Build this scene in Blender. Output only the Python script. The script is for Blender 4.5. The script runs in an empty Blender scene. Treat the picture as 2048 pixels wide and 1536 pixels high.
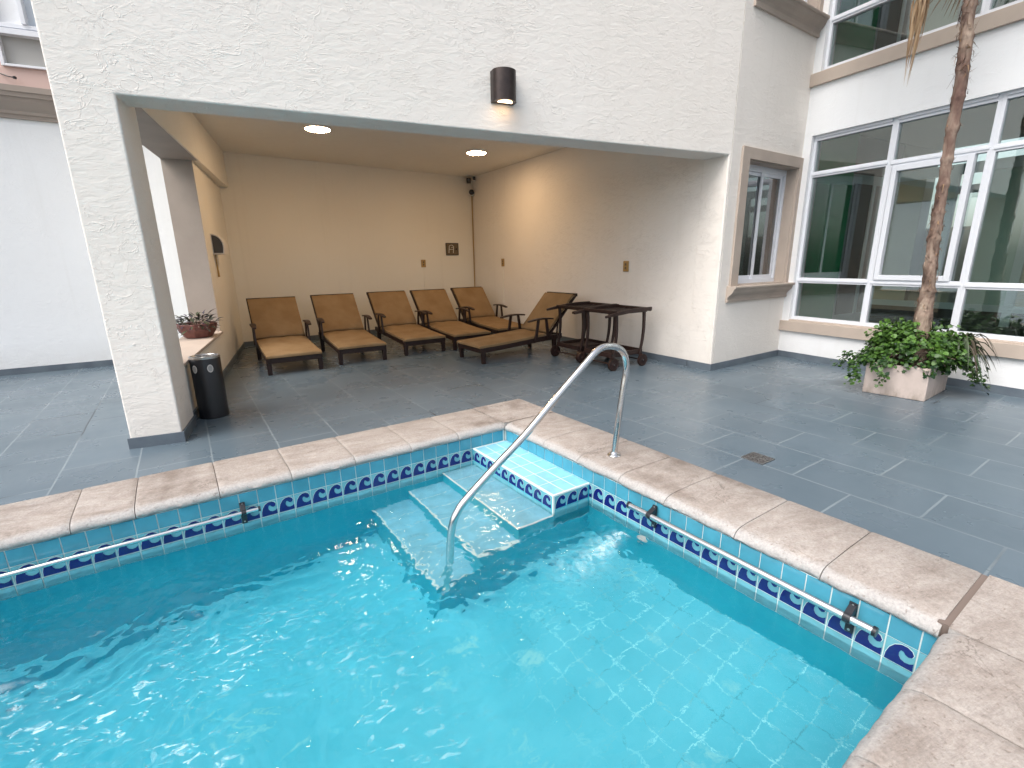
import bpy, bmesh, math, random
from mathutils import Vector, Matrix, noise
R = math.radians
random.seed(7)
sc = bpy.context.scene
C = bpy.context.collection
# ------------------------------------------------------------------ camera
yaw, pitch, roll = R(23.097), R(14.431), R(-0.853)
fw = Vector((math.sin(yaw)*math.cos(pitch), math.cos(yaw)*math.cos(pitch), -math.sin(pitch)))
r0 = Vector((math.cos(yaw), -math.sin(yaw), 0)); u0 = r0.cross(fw)
rt = r0*math.cos(roll)+u0*math.sin(roll); up = -r0*math.sin(roll)+u0*math.cos(roll)
cam = bpy.data.objects.new('camera', bpy.data.cameras.new('camera')); C.objects.link(cam)
M = Matrix((rt, up, -fw)).transposed().to_4x4(); M.translation = Vector((0, 0, 1.36))
cam.matrix_world = M
cam.data.sensor_width = 36; cam.data.lens = 950.19/2048*36
cam.data.clip_start = 0.05; cam.data.clip_end = 500
sc.camera = cam
# ------------------------------------------------------------------ world, sun, exposure
SUN_EL, SUN_AZ = R(55), R(250)      # azimuth clockwise from +Y
w = bpy.data.worlds.new('World'); sc.world = w; w.use_nodes = True
nt = w.node_tree; nt.nodes.clear()
sky = nt.nodes.new('ShaderNodeTexSky'); sky.sky_type = 'NISHITA'; sky.sun_disc = False
sky.sun_elevation = SUN_EL; sky.sun_rotation = SUN_AZ
sky.dust_density = 4.0; sky.ozone_density = 1.0; sky.air_density = 1.0
bg = nt.nodes.new('ShaderNodeBackground'); bg.inputs['Strength'].default_value = 0.15
wo = nt.nodes.new('ShaderNodeOutputWorld')
hs = nt.nodes.new('ShaderNodeHueSaturation'); hs.inputs['Saturation'].default_value = .45   # thin overcast
nt.links.new(sky.outputs[0], hs.inputs['Color']); nt.links.new(hs.outputs[0], bg.inputs[0]); nt.links.new(bg.outputs[0], wo.inputs[0])
sun = bpy.data.objects.new('sun', bpy.data.lights.new('sun', 'SUN')); C.objects.link(sun)
sun.data.energy = 1.1; sun.data.angle = R(50); sun.data.color = (1.0, 0.98, 0.95)
sd = Vector((math.sin(SUN_AZ)*math.cos(SUN_EL), math.cos(SUN_AZ)*math.cos(SUN_EL), math.sin(SUN_EL)))
sun.rotation_euler = sd.to_track_quat('Z', 'Y').to_euler()
sc.view_settings.view_transform = 'Standard'; sc.view_settings.look = 'None'
sc.view_settings.gamma = 1.0
sc.view_settings.exposure = 0.95
cy = sc.cycles
cy.use_denoising = True
cy.max_bounces = 10; cy.diffuse_bounces = 5; cy.glossy_bounces = 5; cy.transmission_bounces = 8; cy.transparent_max_bounces = 12
cy.sample_clamp_indirect = 6.0
cy.caustics_refractive = True; cy.caustics_reflective = False
cy.blur_glossy = 0.5

# ------------------------------------------------------------------ materials
MT = {}
def mat(name, col=(.5,.5,.5), rough=.6, metal=0, spec=.5, coat=0):
    m = bpy.data.materials.new(name); m.use_nodes = True
    b = m.node_tree.nodes['Principled BSDF']
    b.inputs['Base Color'].default_value = (*col, 1); b.inputs['Roughness'].default_value = rough
    b.inputs['Metallic'].default_value = metal; b.inputs['Specular IOR Level'].default_value = spec
    b.inputs['Coat Weight'].default_value = coat
    MT[name] = m
    return m
def N(m, t, **kw):
    n = m.node_tree.nodes.new(t)
    for k, v in kw.items():
        if k in n.inputs.keys() if hasattr(n.inputs, 'keys') else False: n.inputs[k].default_value = v
        else: setattr(n, k, v)
    return n
def L(m, a, b): m.node_tree.links.new(a, b)
def P(m): return m.node_tree.nodes['Principled BSDF']
def co(m, scale=(1,1,1), rot=(0,0,0), loc=(0,0,0)):
    g = N(m, 'ShaderNodeNewGeometry'); mp = N(m, 'ShaderNodeMapping')
    mp.inputs['Scale'].default_value = scale; mp.inputs['Rotation'].default_value = rot; mp.inputs['Location'].default_value = loc
    L(m, g.outputs['Position'], mp.inputs['Vector']); return mp.outputs[0]
def noi(m, v, scale, detail=4, rough=.55, dist=0):
    n = N(m, 'ShaderNodeTexNoise'); n.inputs['Scale'].default_value = scale; n.inputs['Detail'].default_value = detail
    n.inputs['Roughness'].default_value = rough; n.inputs['Distortion'].default_value = dist
    L(m, v, n.inputs['Vector']); return n.outputs['Fac']
def ramp(m, f, stops):
    n = N(m, 'ShaderNodeValToRGB'); e = n.color_ramp.elements
    while len(e) < len(stops): e.new(.5)
    for i, (p, c) in enumerate(stops):
        e[i].position = p; e[i].color = (*c, 1) if isinstance(c, tuple) else (c, c, c, 1)
    L(m, f, n.inputs[0]); return n.outputs[0]
def mth(m, op, a, b=None, clamp=False):
    n = N(m, 'ShaderNodeMath'); n.operation = op; n.use_clamp = clamp
    for i, x in enumerate((a, b)):
        if x is None: continue
        if isinstance(x, (int, float)): n.inputs[i].default_value = x
        else: L(m, x, n.inputs[i])
    return n.outputs[0]
def mix(m, f, a, b, mode='MIX'):
    n = N(m, 'ShaderNodeMix'); n.data_type = 'RGBA'; n.blend_type = mode
    for s, x in ((0, f), (6, a), (7, b)):
        if isinstance(x, (int, float)): n.inputs[s].default_value = x
        elif isinstance(x, tuple): n.inputs[s].default_value = (*x, 1)
        else: L(m, x, n.inputs[s])
    return n.outputs[2]
def bump(m, h, strength=.5, dist=.01, nrm=None):
    n = N(m, 'ShaderNodeBump'); n.inputs['Strength'].default_value = strength; n.inputs['Distance'].default_value = dist
    L(m, h, n.inputs['Height'])
    if nrm is not None: L(m, nrm, n.inputs['Normal'])
    L(m, n.outputs[0], P(m).inputs['Normal']); return n.outputs[0]

def stucco(name, col, amt=1.0):
    m = mat(name, col, .85, spec=.25)
    v = co(m)
    warp = noi(m, v, 1.1, 2)
    # trowel sweeps: thin contour ridges of a distorted noise, kept only in patches
    c1 = noi(m, co(m, (1, 1, 2.2), (R(20), R(25), R(15))), 2.3, 5, .6, 1.6)
    l1 = mth(m, 'ABSOLUTE', mth(m, 'SUBTRACT', c1, .5)); r1 = ramp(m, l1, [(0, 1.0), (.016, 0.0)])
    c2 = noi(m, co(m, (1, 1, 1.6), (R(-35), R(15), R(70)), (3, 1, 2)), 3.7, 4, .6, 1.2)
    l2 = mth(m, 'ABSOLUTE', mth(m, 'SUBTRACT', c2, .52)); r2 = ramp(m, l2, [(0, 1.0), (.014, 0.0)])
    msk = ramp(m, noi(m, v, 2.3, 2), [(.45, 0.0), (.6, 1.0)])
    msk2 = ramp(m, noi(m, co(m, loc=(5, 2, 9)), 2.9, 2), [(.42, 0.0), (.58, 1.0)])
    lines = mth(m, 'ADD', mth(m, 'MULTIPLY', r1, msk), mth(m, 'MULTIPLY', r2, msk2))
    med = noi(m, co(m, (1, 1, 2)), 9, 5, .6, .8)
    fine = noi(m, v, 70, 3)
    h = mth(m, 'ADD', mth(m, 'MULTIPLY', lines, .55), mth(m, 'ADD', mth(m, 'MULTIPLY', med, 1.1), mth(m, 'MULTIPLY', fine, .12)))
    bump(m, h, .55*amt, .011)
    tone = ramp(m, noi(m, v, .7, 4), [(.3, (col[0]*.965, col[1]*.96, col[2]*.95)), (.7, col)])
    drip = ramp(m, noi(m, co(m, (7, 7, .35)), 1.0, 5, .6), [(.56, 0.0), (.72, .13)])
    tone = mix(m, drip, tone, (col[0]*.72, col[1]*.69, col[2]*.64))
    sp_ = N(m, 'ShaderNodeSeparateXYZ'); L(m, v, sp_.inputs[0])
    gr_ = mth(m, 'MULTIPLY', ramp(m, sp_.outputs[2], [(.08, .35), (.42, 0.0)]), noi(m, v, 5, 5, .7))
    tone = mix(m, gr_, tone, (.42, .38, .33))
    L(m, tone, P(m).inputs['Base Color'])
    return m
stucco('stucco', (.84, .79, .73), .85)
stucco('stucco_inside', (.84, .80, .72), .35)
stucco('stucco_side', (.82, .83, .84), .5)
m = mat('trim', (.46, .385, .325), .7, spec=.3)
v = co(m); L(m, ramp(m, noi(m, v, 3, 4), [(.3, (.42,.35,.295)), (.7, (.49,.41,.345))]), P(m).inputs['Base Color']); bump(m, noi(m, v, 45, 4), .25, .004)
m = mat('skirting', (.11, .135, .16), .4); v = co(m); L(m, ramp(m, noi(m, v, 5, 4), [(.3, (.09,.11,.135)), (.7, (.13,.16,.185))]), P(m).inputs['Base Color'])
PA = math.atan2(-0.979, 0.206)   # pool long direction
# deck
m = mat('deck', (.12, .135, .15), .3, spec=.38)
v = co(m, (1, 1, 1), (0, 0, R(-11)))
br = N(m, 'ShaderNodeTexBrick'); br.offset = .5; br.inputs['Scale'].default_value = 1.0
br.inputs['Mortar Size'].default_value = .0058; br.inputs['Mortar Smooth'].default_value = .15; br.inputs['Brick Width'].default_value = .66; br.inputs['Row Height'].default_value = .44
rotm = N(m, 'ShaderNodeMapping'); rotm.inputs['Rotation'].default_value = (0, 0, R(90)); L(m, v, rotm.inputs[0])
wob = N(m, 'ShaderNodeVectorMath'); wob.operation = 'ADD'
nz = N(m, 'ShaderNodeTexNoise'); nz.inputs['Scale'].default_value = 3; L(m, v, nz.inputs['Vector'])
sc_ = N(m, 'ShaderNodeVectorMath'); sc_.operation = 'SCALE'; sc_.inputs['Scale'].default_value = .012
L(m, nz.outputs['Color'], sc_.inputs[0]); L(m, rotm.outputs[0], wob.inputs[0]); L(m, sc_.outputs[0], wob.inputs[1]); L(m, wob.outputs[0], br.inputs['Vector'])
base = ramp(m, noi(m, v, .9, 4, .5), [(.25, (.084,.118,.146)), (.75, (.122,.160,.190))])
pass
gpatch = ramp(m, noi(m, co(m, loc=(4, 4, 0)), .8, 3), [(.36, (.035,.045,.055)), (.43, (.25,.30,.33))])
gvis = ramp(m, noi(m, co(m, loc=(9, 1, 0)), 1.3, 3), [(.36, .6), (.5, .95)])
base = mix(m, mth(m, 'MULTIPLY', br.outputs['Fac'], gvis), base, gpatch)
rnd_t = N(m, 'ShaderNodeTexWhiteNoise'); rnd_t.noise_dimensions = '3D'
base = mix(m, .25, base, mix(m, 1.0, base, br.outputs['Color'], 'MULTIPLY'))
br.inputs['Color1'].default_value = (.6, .6, .6, 1); br.inputs['Color2'].default_value = (1, 1, 1, 1)
m.node_tree.nodes.remove(rnd_t)
L(m, base, P(m).inputs['Base Color'])
L(m, ramp(m, noi(m, v, 2.2, 4), [(.3, .22), (.7, .36)]), P(m).inputs['Roughness'])
h = mth(m, 'SUBTRACT', mth(m, 'ADD', mth(m, 'MULTIPLY', noi(m, v, 1.4, 1), .5), mth(m, 'MULTIPLY', noi(m, co(m, (2.5, 1, 1), (0, 0, R(-11))), 9, 1, .4), .06)), mth(m, 'MULTIPLY', br.outputs['Fac'], .10))
bump(m, h, .35, .02)
# coping stone
m = mat('coping', (.5, .42, .37), .75, spec=.3)
v = co(m); v0 = v
a = ramp(m, noi(m, co(m, (1, 2.6, 3), (0, 0, R(12))), 4, 7, .68, .5), [(.25, (.25,.205,.175)), (.48, (.36,.312,.278)), (.75, (.46,.415,.38))])
st = ramp(m, noi(m, co(m, (1.0, .5, 1), (0, 0, R(-12)), (2, 0, 0)), 2.3, 4, .6), [(.54, 0.0), (.68, .6)])
a = mix(m, st, a, (.15, .112, .090))
spz = N(m, 'ShaderNodeSeparateXYZ'); L(m, v0, spz.inputs[0])
nose = ramp(m, mth(m, 'ADD', mth(m, 'MULTIPLY', spz.outputs[2], 12), mth(m, 'MULTIPLY', noi(m, v, 9, 4), .25)), [(.16, .85), (.30, 0.0)])
a = mix(m, nose, a, (.44, .42, .405))
pit = ramp(m, noi(m, v, 60, 3, .6), [(.3, 1.0), (.38, 0.0)])
a = mix(m, mth(m, 'MULTIPLY', pit, .5), a, (.25, .19, .15))
L(m, a, P(m).inputs['Base Color'])
a_ = ramp(m, noi(m, v, 85, 4, .7), [(.35, .78), (.65, 1.12)]); a = mix(m, .8, a, mix(m, 1.0, a, a_, 'MULTIPLY'))
hair = ramp(m, mth(m, 'ABSOLUTE', mth(m, 'SUBTRACT', noi(m, co(m, loc=(1, 7, 0)), 2.0, 6, .6, .8), .5)), [(0, .7), (.006, 0.0)])
a = mix(m, mth(m, 'MULTIPLY', hair, ramp(m, noi(m, v, 1.7, 2), [(.5, 0.0), (.6, 1.0)])), a, (.12, .095, .08))
L(m, a, P(m).inputs['Base Color'])
h = mth(m, 'SUBTRACT', mth(m, 'ADD', noi(m, co(m, (1, 2.5, 1), (0, 0, R(12))), 12, 8, .75), mth(m, 'MULTIPLY', noi(m, v, 3, 3), 1.5)), mth(m, 'MULTIPLY', pit, .3))
bump(m, h, .75, .012)
mat('joint', (.17, .13, .11), .9)
# pool tiles
def tilemat(name, c, r=.18):
    m = mat(name, c, r, spec=.5); v = co(m)
    k = noi(m, v, 9, 3); L(m, ramp(m, k, [(.3, tuple(x*.86 for x in c)), (.7, tuple(min(1, x*1.1) for x in c))]), P(m).inputs['Base Color'])
    bump(m, noi(m, v, 14, 3), .12, .006); return m
tilemat('tile_blue', (.07, .31, .42)); tilemat('tile_pale', (.16, .43, .50)); tilemat('tile_step', (.20, .48, .60), .25); tilemat('tile_navy', (.008, .016, .15), .12)
mat('grout', (.72, .76, .73), .8); tilemat('tread', (.24, .54, .66), .3); mat('wave_line', (.62, .74, .70), .3)
# pool sides / underwater tiles (u,v aligned)
m = mat('pool_tile', (.2, .66, .78), .5)
v = co(m, (1, 1, 1), (0, 0, R(-11.5)))
br = N(m, 'ShaderNodeTexBrick'); br.offset = 0; br.squash = 1; br.inputs['Scale'].default_value = 1
br.inputs['Brick Width'].default_value = .128; br.inputs['Row Height'].default_value = .122; br.inputs['Mortar Size'].default_value = .0030; br.inputs['Mortar Smooth'].default_value = .3
L(m, v, br.inputs['Vector'])
sep = N(m, 'ShaderNodeSeparateXYZ'); L(m, v, sep.inputs[0])
haze_fade = ramp(m, mth(m, 'ADD', mth(m, 'SUBTRACT', sep.outputs[0], 1.05), mth(m, 'MULTIPLY', noi(m, v, 1.5, 3), .7)), [(.38, 0.0), (.72, 1.0)])  # joints fade leftward: haze of the water painted into the floor colour
gr = ramp(m, noi(m, v, 6, 3), [(.46, (.42, .80, .82)), (.60, (.05, .32, .40))])
base = ramp(m, noi(m, v, 2.5, 4), [(.3, (.085,.49,.60)), (.7, (.14,.58,.69))])
wear = ramp(m, noi(m, co(m, loc=(3, 3, 3)), 5, 5, .6), [(.62, 0.0), (.70, .5)])
base = mix(m, wear, base, (.45, .72, .68))
L(m, mix(m, mth(m, 'MULTIPLY', br.outputs['Fac'], mth(m, 'ADD', mth(m, 'MULTIPLY', haze_fade, .75), .06)), base, gr), P(m).inputs['Base Color'])
m = mat('pool_side', (.12, .52, .66), .5); v = co(m)
L(m, ramp(m, noi(m, v, 3, 4), [(.3, (.014,.43,.55)), (.7, (.028,.50,.61))]), P(m).inputs['Base Color'])
# water
m = bpy.data.materials.new('water'); m.use_nodes = True; MT['water'] = m
nt = m.node_tree; nt.nodes.clear()
out = nt.nodes.new('ShaderNodeOutputMaterial'); gl = nt.nodes.new('ShaderNodeBsdfGlass'); gl.inputs['IOR'].default_value = 1.33; gl.inputs['Roughness'].default_value = 0.0
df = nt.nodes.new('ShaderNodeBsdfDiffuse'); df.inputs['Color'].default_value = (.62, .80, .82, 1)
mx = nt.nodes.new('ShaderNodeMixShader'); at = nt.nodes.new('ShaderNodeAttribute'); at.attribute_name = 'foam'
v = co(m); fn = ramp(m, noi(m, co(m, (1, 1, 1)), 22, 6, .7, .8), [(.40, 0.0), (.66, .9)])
at2 = nt.nodes.new('ShaderNodeAttribute'); at2.attribute_name = 'glint_splash'
f2 = ramp(m, noi(m, co(m, (1, 2.2, 1), (0, 0, R(-22))), 15, 5, .65, .9), [(.57, 0.0), (.66, .75)])  # white flecks painted as glints on the ripples, and splash round the steps
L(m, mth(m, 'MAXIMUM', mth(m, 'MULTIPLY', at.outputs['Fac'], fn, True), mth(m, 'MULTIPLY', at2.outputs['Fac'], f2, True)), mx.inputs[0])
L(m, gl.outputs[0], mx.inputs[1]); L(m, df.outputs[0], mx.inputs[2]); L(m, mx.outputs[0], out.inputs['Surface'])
bp = nt.nodes.new('ShaderNodeBump'); bp.inputs['Strength'].default_value = .25; bp.inputs['Distance'].default_value = .01
L(m, noi(m, v, 22, 3, .5, .3), bp.inputs['Height']); L(m, bp.outputs[0], gl.inputs['Normal'])
va = nt.nodes.new('ShaderNodeVolumeAbsorption'); va.inputs['Color'].default_value = (.05, .82, .90, 1); va.inputs['Density'].default_value = .42
L(m, va.outputs[0], out.inputs['Volume'])
# metals, plastics, wood, fabric
m = mat('steel', (.62, .62, .62), .12, 1); L(m, ramp(m, noi(m, co(m), 30, 3), [(.3, .08), (.7, .22)]), P(m).inputs['Roughness'])
mat('steel_dull', (.45, .45, .44), .35, 1)
mat('black_plastic', (.012, .013, .018), .35); mat('black_metal', (.012, .013, .016), .38, spec=.5)
m = mat('lamp_bronze', (.05, .036, .032), .3, .6); L(m, ramp(m, noi(m, co(m), 12, 4), [(.3, (.035,.026,.025)), (.7, (.06,.044,.038))]), P(m).inputs['Base Color'])
m = mat('wood_dark', (.045, .018, .012), .45, spec=.4)
v = co(m, (1, 1, 1)); L(m, ramp(m, noi(m, co(m, (14, 3, 14)), 3, 5, .6), [(.3, (.012,.006,.005)), (.7, (.034,.014,.010))]), P(m).inputs['Base Color']); bump(m, noi(m, v, 60, 3), .2, .002)
m = mat('fabric_tan', (.33, .20, .09), .9, spec=.1)
v = co(m); L(m, ramp(m, noi(m, v, 4, 5), [(.3, (.215,.135,.066)), (.7, (.27,.182,.098))]), P(m).inputs['Base Color'])
bump(m, mth(m, 'ADD', mth(m, 'MULTIPLY', noi(m, v, 240, 2), .2), noi(m, co(m, (1, 3, 1)), 5, 3)), .4, .012)
mat('frame_white', (.72, .74, .78), .35); mat('frame_grey', (.60, .66, .72), .5)
mat('interior_green', (.01, .46, .20), .6); mat('interior_grey', (.60, .57, .48), .8); mat('interior_floor', (.07, .035, .03), .3); mat('interior_dark', (.07,.065,.065), .6)
mat('curtain', (.42, .54, .50), .9); mat('beige_reflection', (.52, .46, .36), .9)
def glass(name, tint, f0=.08):
    m = bpy.data.materials.new(name); m.use_nodes = True; MT[name] = m; nt = m.node_tree; nt.nodes.clear()
    o = nt.nodes.new('ShaderNodeOutputMaterial'); t = nt.nodes.new('ShaderNodeBsdfTransparent'); t.inputs[0].default_value = (*tint, 1)
    g = nt.nodes.new('ShaderNodeBsdfGlossy'); g.inputs['Roughness'].default_value = .01; g.inputs[0].default_value = (.95, .97, 1, 1)
    lw = nt.nodes.new('ShaderNodeFresnel'); lw.inputs[0].default_value = 1.5
    ad = nt.nodes.new('ShaderNodeMath'); ad.operation = 'MULTIPLY_ADD'; ad.inputs[1].default_value = 1.9; ad.inputs[2].default_value = f0-.01; ad.use_clamp = True
    x = nt.nodes.new('ShaderNodeMixShader'); L(m, lw.outputs[0], ad.inputs[0]); L(m, ad.outputs[0], x.inputs[0]); L(m, t.outputs[0], x.inputs[1]); L(m, g.outputs[0], x.inputs[2]); L(m, x.outputs[0], o.inputs[0])
glass('window_glass', (.86, .94, .90))
def emit(name, col, s):
    m = bpy.data.materials.new(name); m.use_nodes = True; MT[name] = m; b = P(m)
    b.inputs['Base Color'].default_value = (.8, .8, .8, 1); b.inputs['Emission Color'].default_value = (*col, 1); b.inputs['Emission Strength'].default_value = s
emit('lamp_glow', (1.0, .67, .38), 56.0); emit('wall_lamp_glow', (1.0, .66, .38), 7.0)
mat('lamp_rim', (.8, .76, .7), .4); mat('outlet_gold', (.42, .27, .10), .45, .3); mat('plaque', (.16, .12, .075), .5, .2); mat('plaque_mark', (.75, .72, .66), .5); mat('white_plastic', (.68, .64, .60), .4)
m = mat('planter_paint', (.52, .43, .385), .75); zz = N(m, 'ShaderNodeSeparateXYZ'); L(m, co(m), zz.inputs[0]); dz = mth(m, 'MULTIPLY', ramp(m, zz.outputs[2], [(.0, 1.0), (.12, .15), (.26, .1), (.31, .7)]), ramp(m, noi(m, co(m, (1, 1, .5)), 14, 5, .7), [(.42, 0.0), (.62, .75)]))
L(m, mix(m, dz, ramp(m, noi(m, co(m), 4, 4), [(.3, (.45,.375,.335)), (.7, (.54,.455,.41))]), (.22, .18, .14)), P(m).inputs['Base Color']); bump(m, noi(m, co(m), 40, 4), .2, .004)
mat('soil', (.03, .02, .014), .95)
m = mat('terracotta', (.22, .075, .055), .5); L(m, ramp(m, noi(m, co(m), 12, 4), [(.3, (.10,.035,.032)), (.7, (.22,.085,.065))]), P(m).inputs['Base Color'])
def leafmat(name, c1, c2, tr=.25):
    m = mat(name, c1, .45, spec=.4); at = N(m, 'ShaderNodeAttribute'); at.attribute_name = 'tone'
    L(m, ramp(m, at.outputs['Fac'], [(0, c1), (1, c2)]), P(m).inputs['Base Color'])
    P(m).inputs['Subsurface Weight'].default_value = 0
leafmat('ivy_leaf', (.010, .036, .010), (.075, .165, .022)); leafmat('strap_leaf', (.025, .060, .016), (.055, .035, .022)); leafmat('purple_leaf', (.03, .015, .045), (.06, .075, .035))
leafmat('frond_green', (.04, .09, .025), (.10, .16, .04)); leafmat('frond_dead', (.22, .12, .055), (.46, .32, .19))
m = mat('bark', (.22, .13, .09), .9, spec=.15)
v = co(m); a = ramp(m, noi(m, co(m, (1, 1, .35)), 14, 6, .65, .5), [(.28, (.05,.032,.028)), (.46, (.22,.155,.12)), (.7, (.46,.37,.29))])
big = ramp(m, noi(m, co(m, (1, 1, .6), loc=(0, 0, 3)), 2.2, 2), [(.42, 0.0), (.6, .6)])
L(m, mix(m, big, a, (.13, .075, .065)), P(m).inputs['Base Color']); bump(m, noi(m, co(m, (1, 1, .4)), 30, 5, .7), .8, .012)
mat('pink_wall', (.62, .46, .41), .85); mat('grey_panel', (.38, .375, .355), .4); mat('facade_far', (.55, .50, .43), .85)
mat('cornice', (.33, .275, .235), .8)

# ------------------------------------------------------------------ mesh helpers
class MB:
    def __init__(s): s.v = []; s.f = []; s.m = []; s.mats = []; s.tone = None
    def mi(s, n):
        if n not in s.mats: s.mats.append(n)
        return s.mats.index(n)
    def add(s, vs, fs, mat):
        o = len(s.v); s.v += [tuple(x) for x in vs]; k = s.mi(mat)
        for f in fs: s.f.append(tuple(i+o for i in f)); s.m.append(k)
        return o
    def prism(s, poly, z0, z1, mat, zt=None):
        n = len(poly); a = [(*p[:2], z0) for p in poly]; b = [(*p[:2], z1 if zt is None else zt[i]) for i, p in enumerate(poly)]
        fs = [tuple(range(n-1, -1, -1)), tuple(range(n, 2*n))] + [(i, (i+1) % n, n+(i+1) % n, n+i) for i in range(n)]
        s.add(a+b, fs, mat)
    def hexa(s, c8, mat):   # c8: bottom 4 ccw, top 4 ccw
        s.add(c8, [(3, 2, 1, 0), (4, 5, 6, 7), (0, 1, 5, 4), (1, 2, 6, 5), (2, 3, 7, 6), (3, 0, 4, 7)], mat)
    def box(s, x0, x1, y0, y1, z0, z1, mat, T=None):
        c = [(x0, y0, z0), (x1, y0, z0), (x1, y1, z0), (x0, y1, z0), (x0, y0, z1), (x1, y0, z1), (x1, y1, z1), (x0, y1, z1)]
        if T: c = [T(*p) for p in c]
        s.hexa(c, mat)
    def bar(s, a, b, w, h, mat, upv=(0, 0, 1), w2=None, h2=None):
        a = Vector(a); b = Vector(b); d = (b-a).normalized(); sx = d.cross(Vector(upv))
        if sx.length < 1e-4: sx = d.cross(Vector((1, 0, 0)))
        sx.normalize(); sy = sx.cross(d); w2 = w2 or w; h2 = h2 or h
        c = [p+sx*i*ww/2+sy*j*hh/2 for p, ww, hh in ((a, w, h), (b, w2, h2)) for i, j in ((-1, -1), (1, -1), (1, 1), (-1, 1))]
        s.hexa(c, mat)
    def tube(s, pts, r, mat, n=12, cap=True):
        pts = [Vector(p) for p in pts]; N_ = len(pts); rs = r if isinstance(r, (list, tuple)) else [r]*N_
        vs = []; prev = None
        for i, p in enumerate(pts):
            t = (pts[min(i+1, N_-1)]-pts[max(i-1, 0)]).normalized()
            if prev is None: a = t.orthogonal().normalized()
            else: a = (prev-t*prev.dot(t)).normalized()
            prev = a; b = t.cross(a)
            for k in range(n):
                an = 2*math.pi*k/n; vs.append(p+(a*math.cos(an)+b*math.sin(an))*rs[i])
        fs = [(i*n+k, i*n+(k+1) % n, (i+1)*n+(k+1) % n, (i+1)*n+k) for i in range(N_-1) for k in range(n)]
        if cap: fs += [tuple(range(n-1, -1, -1)), tuple(range((N_-1)*n, N_*n))]
        s.add(vs, fs, mat)
    def lathe(s, prof, cen, mat, n=32):   # prof [(r,z)]
        vs = []; cen = Vector(cen)
        for r, z in prof:
            for k in range(n):
                an = 2*math.pi*k/n; vs.append(cen+Vector((r*math.cos(an), r*math.sin(an), z)))
        m_ = len(prof); fs = [(i*n+k, i*n+(k+1) % n, (i+1)*n+(k+1) % n, (i+1)*n+k) for i in range(m_-1) for k in range(n)]
        fs += [tuple(range(n-1, -1, -1)), tuple(range((m_-1)*n, m_*n))]
        s.add(vs, fs, mat)
    def build(s, name, parent=None, bevel=0, smooth=False, seg=2, fix=True, auto=40):
        me = bpy.data.meshes.new(name); me.from_pydata(s.v, [], s.f)
        for n in s.mats: me.materials.append(MT[n])
        me.polygons.foreach_set('material_index', s.m)
        if fix:
            bm = bmesh.new(); bm.from_mesh(me); bmesh.ops.recalc_face_normals(bm, faces=bm.faces); bm.to_mesh(me); bm.free()
        if smooth:
            me.polygons.foreach_set('use_smooth', [True]*len(me.polygons))
            try: me.set_sharp_from_angle(angle=R(auto))
            except Exception: pass
        o = bpy.data.objects.new(name, me); C.objects.link(o)
        if s.tone is not None:
            at = me.attributes.new('tone', 'FLOAT', 'POINT'); at.data.foreach_set('value', s.tone)
        if bevel:
            b = o.modifiers.new('bevel', 'BEVEL'); b.width = bevel; b.segments = seg; b.limit_method = 'ANGLE'; b.angle_limit = R(40)
        if parent: o.parent = parent
        return o
def thing(name, label, cat, loc=(0, 0, 0), rz=0, group=None):
    o = bpy.data.objects.new(name, None); C.objects.link(o); o.location = loc; o.rotation_euler = (0, 0, rz); o.empty_display_size = .1
    o['label'] = label; o['category'] = cat
    if group: o['group'] = group
    return o
def tag(o, label, cat, group=None):
    o['label'] = label; o['category'] = cat
    if group: o['group'] = group
    return o
def struct(o): o['kind'] = 'structure'; return o
def dup(root, loc, rz, label):
    def cp(o, par):
        c = o.copy(); C.objects.link(c)
        if par: c.parent = par
        for ch in o.children: cp(ch, c)
        return c
    r = cp(root, None); r.location = loc; r.rotation_euler = (0, 0, rz); r['label'] = label
    return r
def lerp(a, b, t): return tuple(a[i]+(b[i]-a[i])*t for i in range(len(a)))
def wallframe(A, B):   # s along wall, d in front of (toward viewer side = right-hand normal), z
    dx, dy = B[0]-A[0], B[1]-A[1]; l = math.hypot(dx, dy); dx /= l; dy /= l
    return lambda s, d, z: (A[0]+dx*s+dy*d, A[1]+dy*s-dx*d, z)

# ------------------------------------------------------------------ pool frame
K = (1.465, 3.604); U = (-.982, -.187); V = (.206, -.979)
def PU(u, v, z): return (K[0]+U[0]*u+V[0]*v, K[1]+U[1]*u+V[1]*v, z)
UL, VL = 5.2, 2.927      # pool length (u) and width (v)
CW = .53                 # coping width
WZ = -.285
# ------------------------------------------------------------------ ground
b = MB()
outer = [(-14, 14), (12, 14), (12, -9), (-14, -9)]
hole = [PU(UL+CW, -CW, 0)[:2], PU(-CW, -CW, 0)[:2], PU(-CW, VL+CW+.35, 0)[:2], PU(UL+CW, VL+CW+.35, 0)[:2]]
for i in range(4):
    j = (i+1) % 4
    b.add([(*outer[i], 0), (*outer[j], 0), (*hole[j], 0), (*hole[i], 0)], [(0, 1, 2, 3)], 'deck')
g = b.build('ground', fix=False)
bm = bmesh.new(); bm.from_mesh(g.data)
for f in bm.faces:
    if f.normal.z < 0: f.normal_flip()
bm.to_mesh(g.data); bm.free(); struct(g)

# ------------------------------------------------------------------ pool
pool = thing('swimming_pool', 'blue tiled swimming pool with pinkish stone coping and wave border', 'swimming pool', (K[0], K[1], 0))
def pp(b_, name, **kw):
    o = b_.build(name, **kw); o.parent = pool; o.matrix_parent_inverse = Matrix.Translation((-K[0], -K[1], 0)); return o
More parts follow.
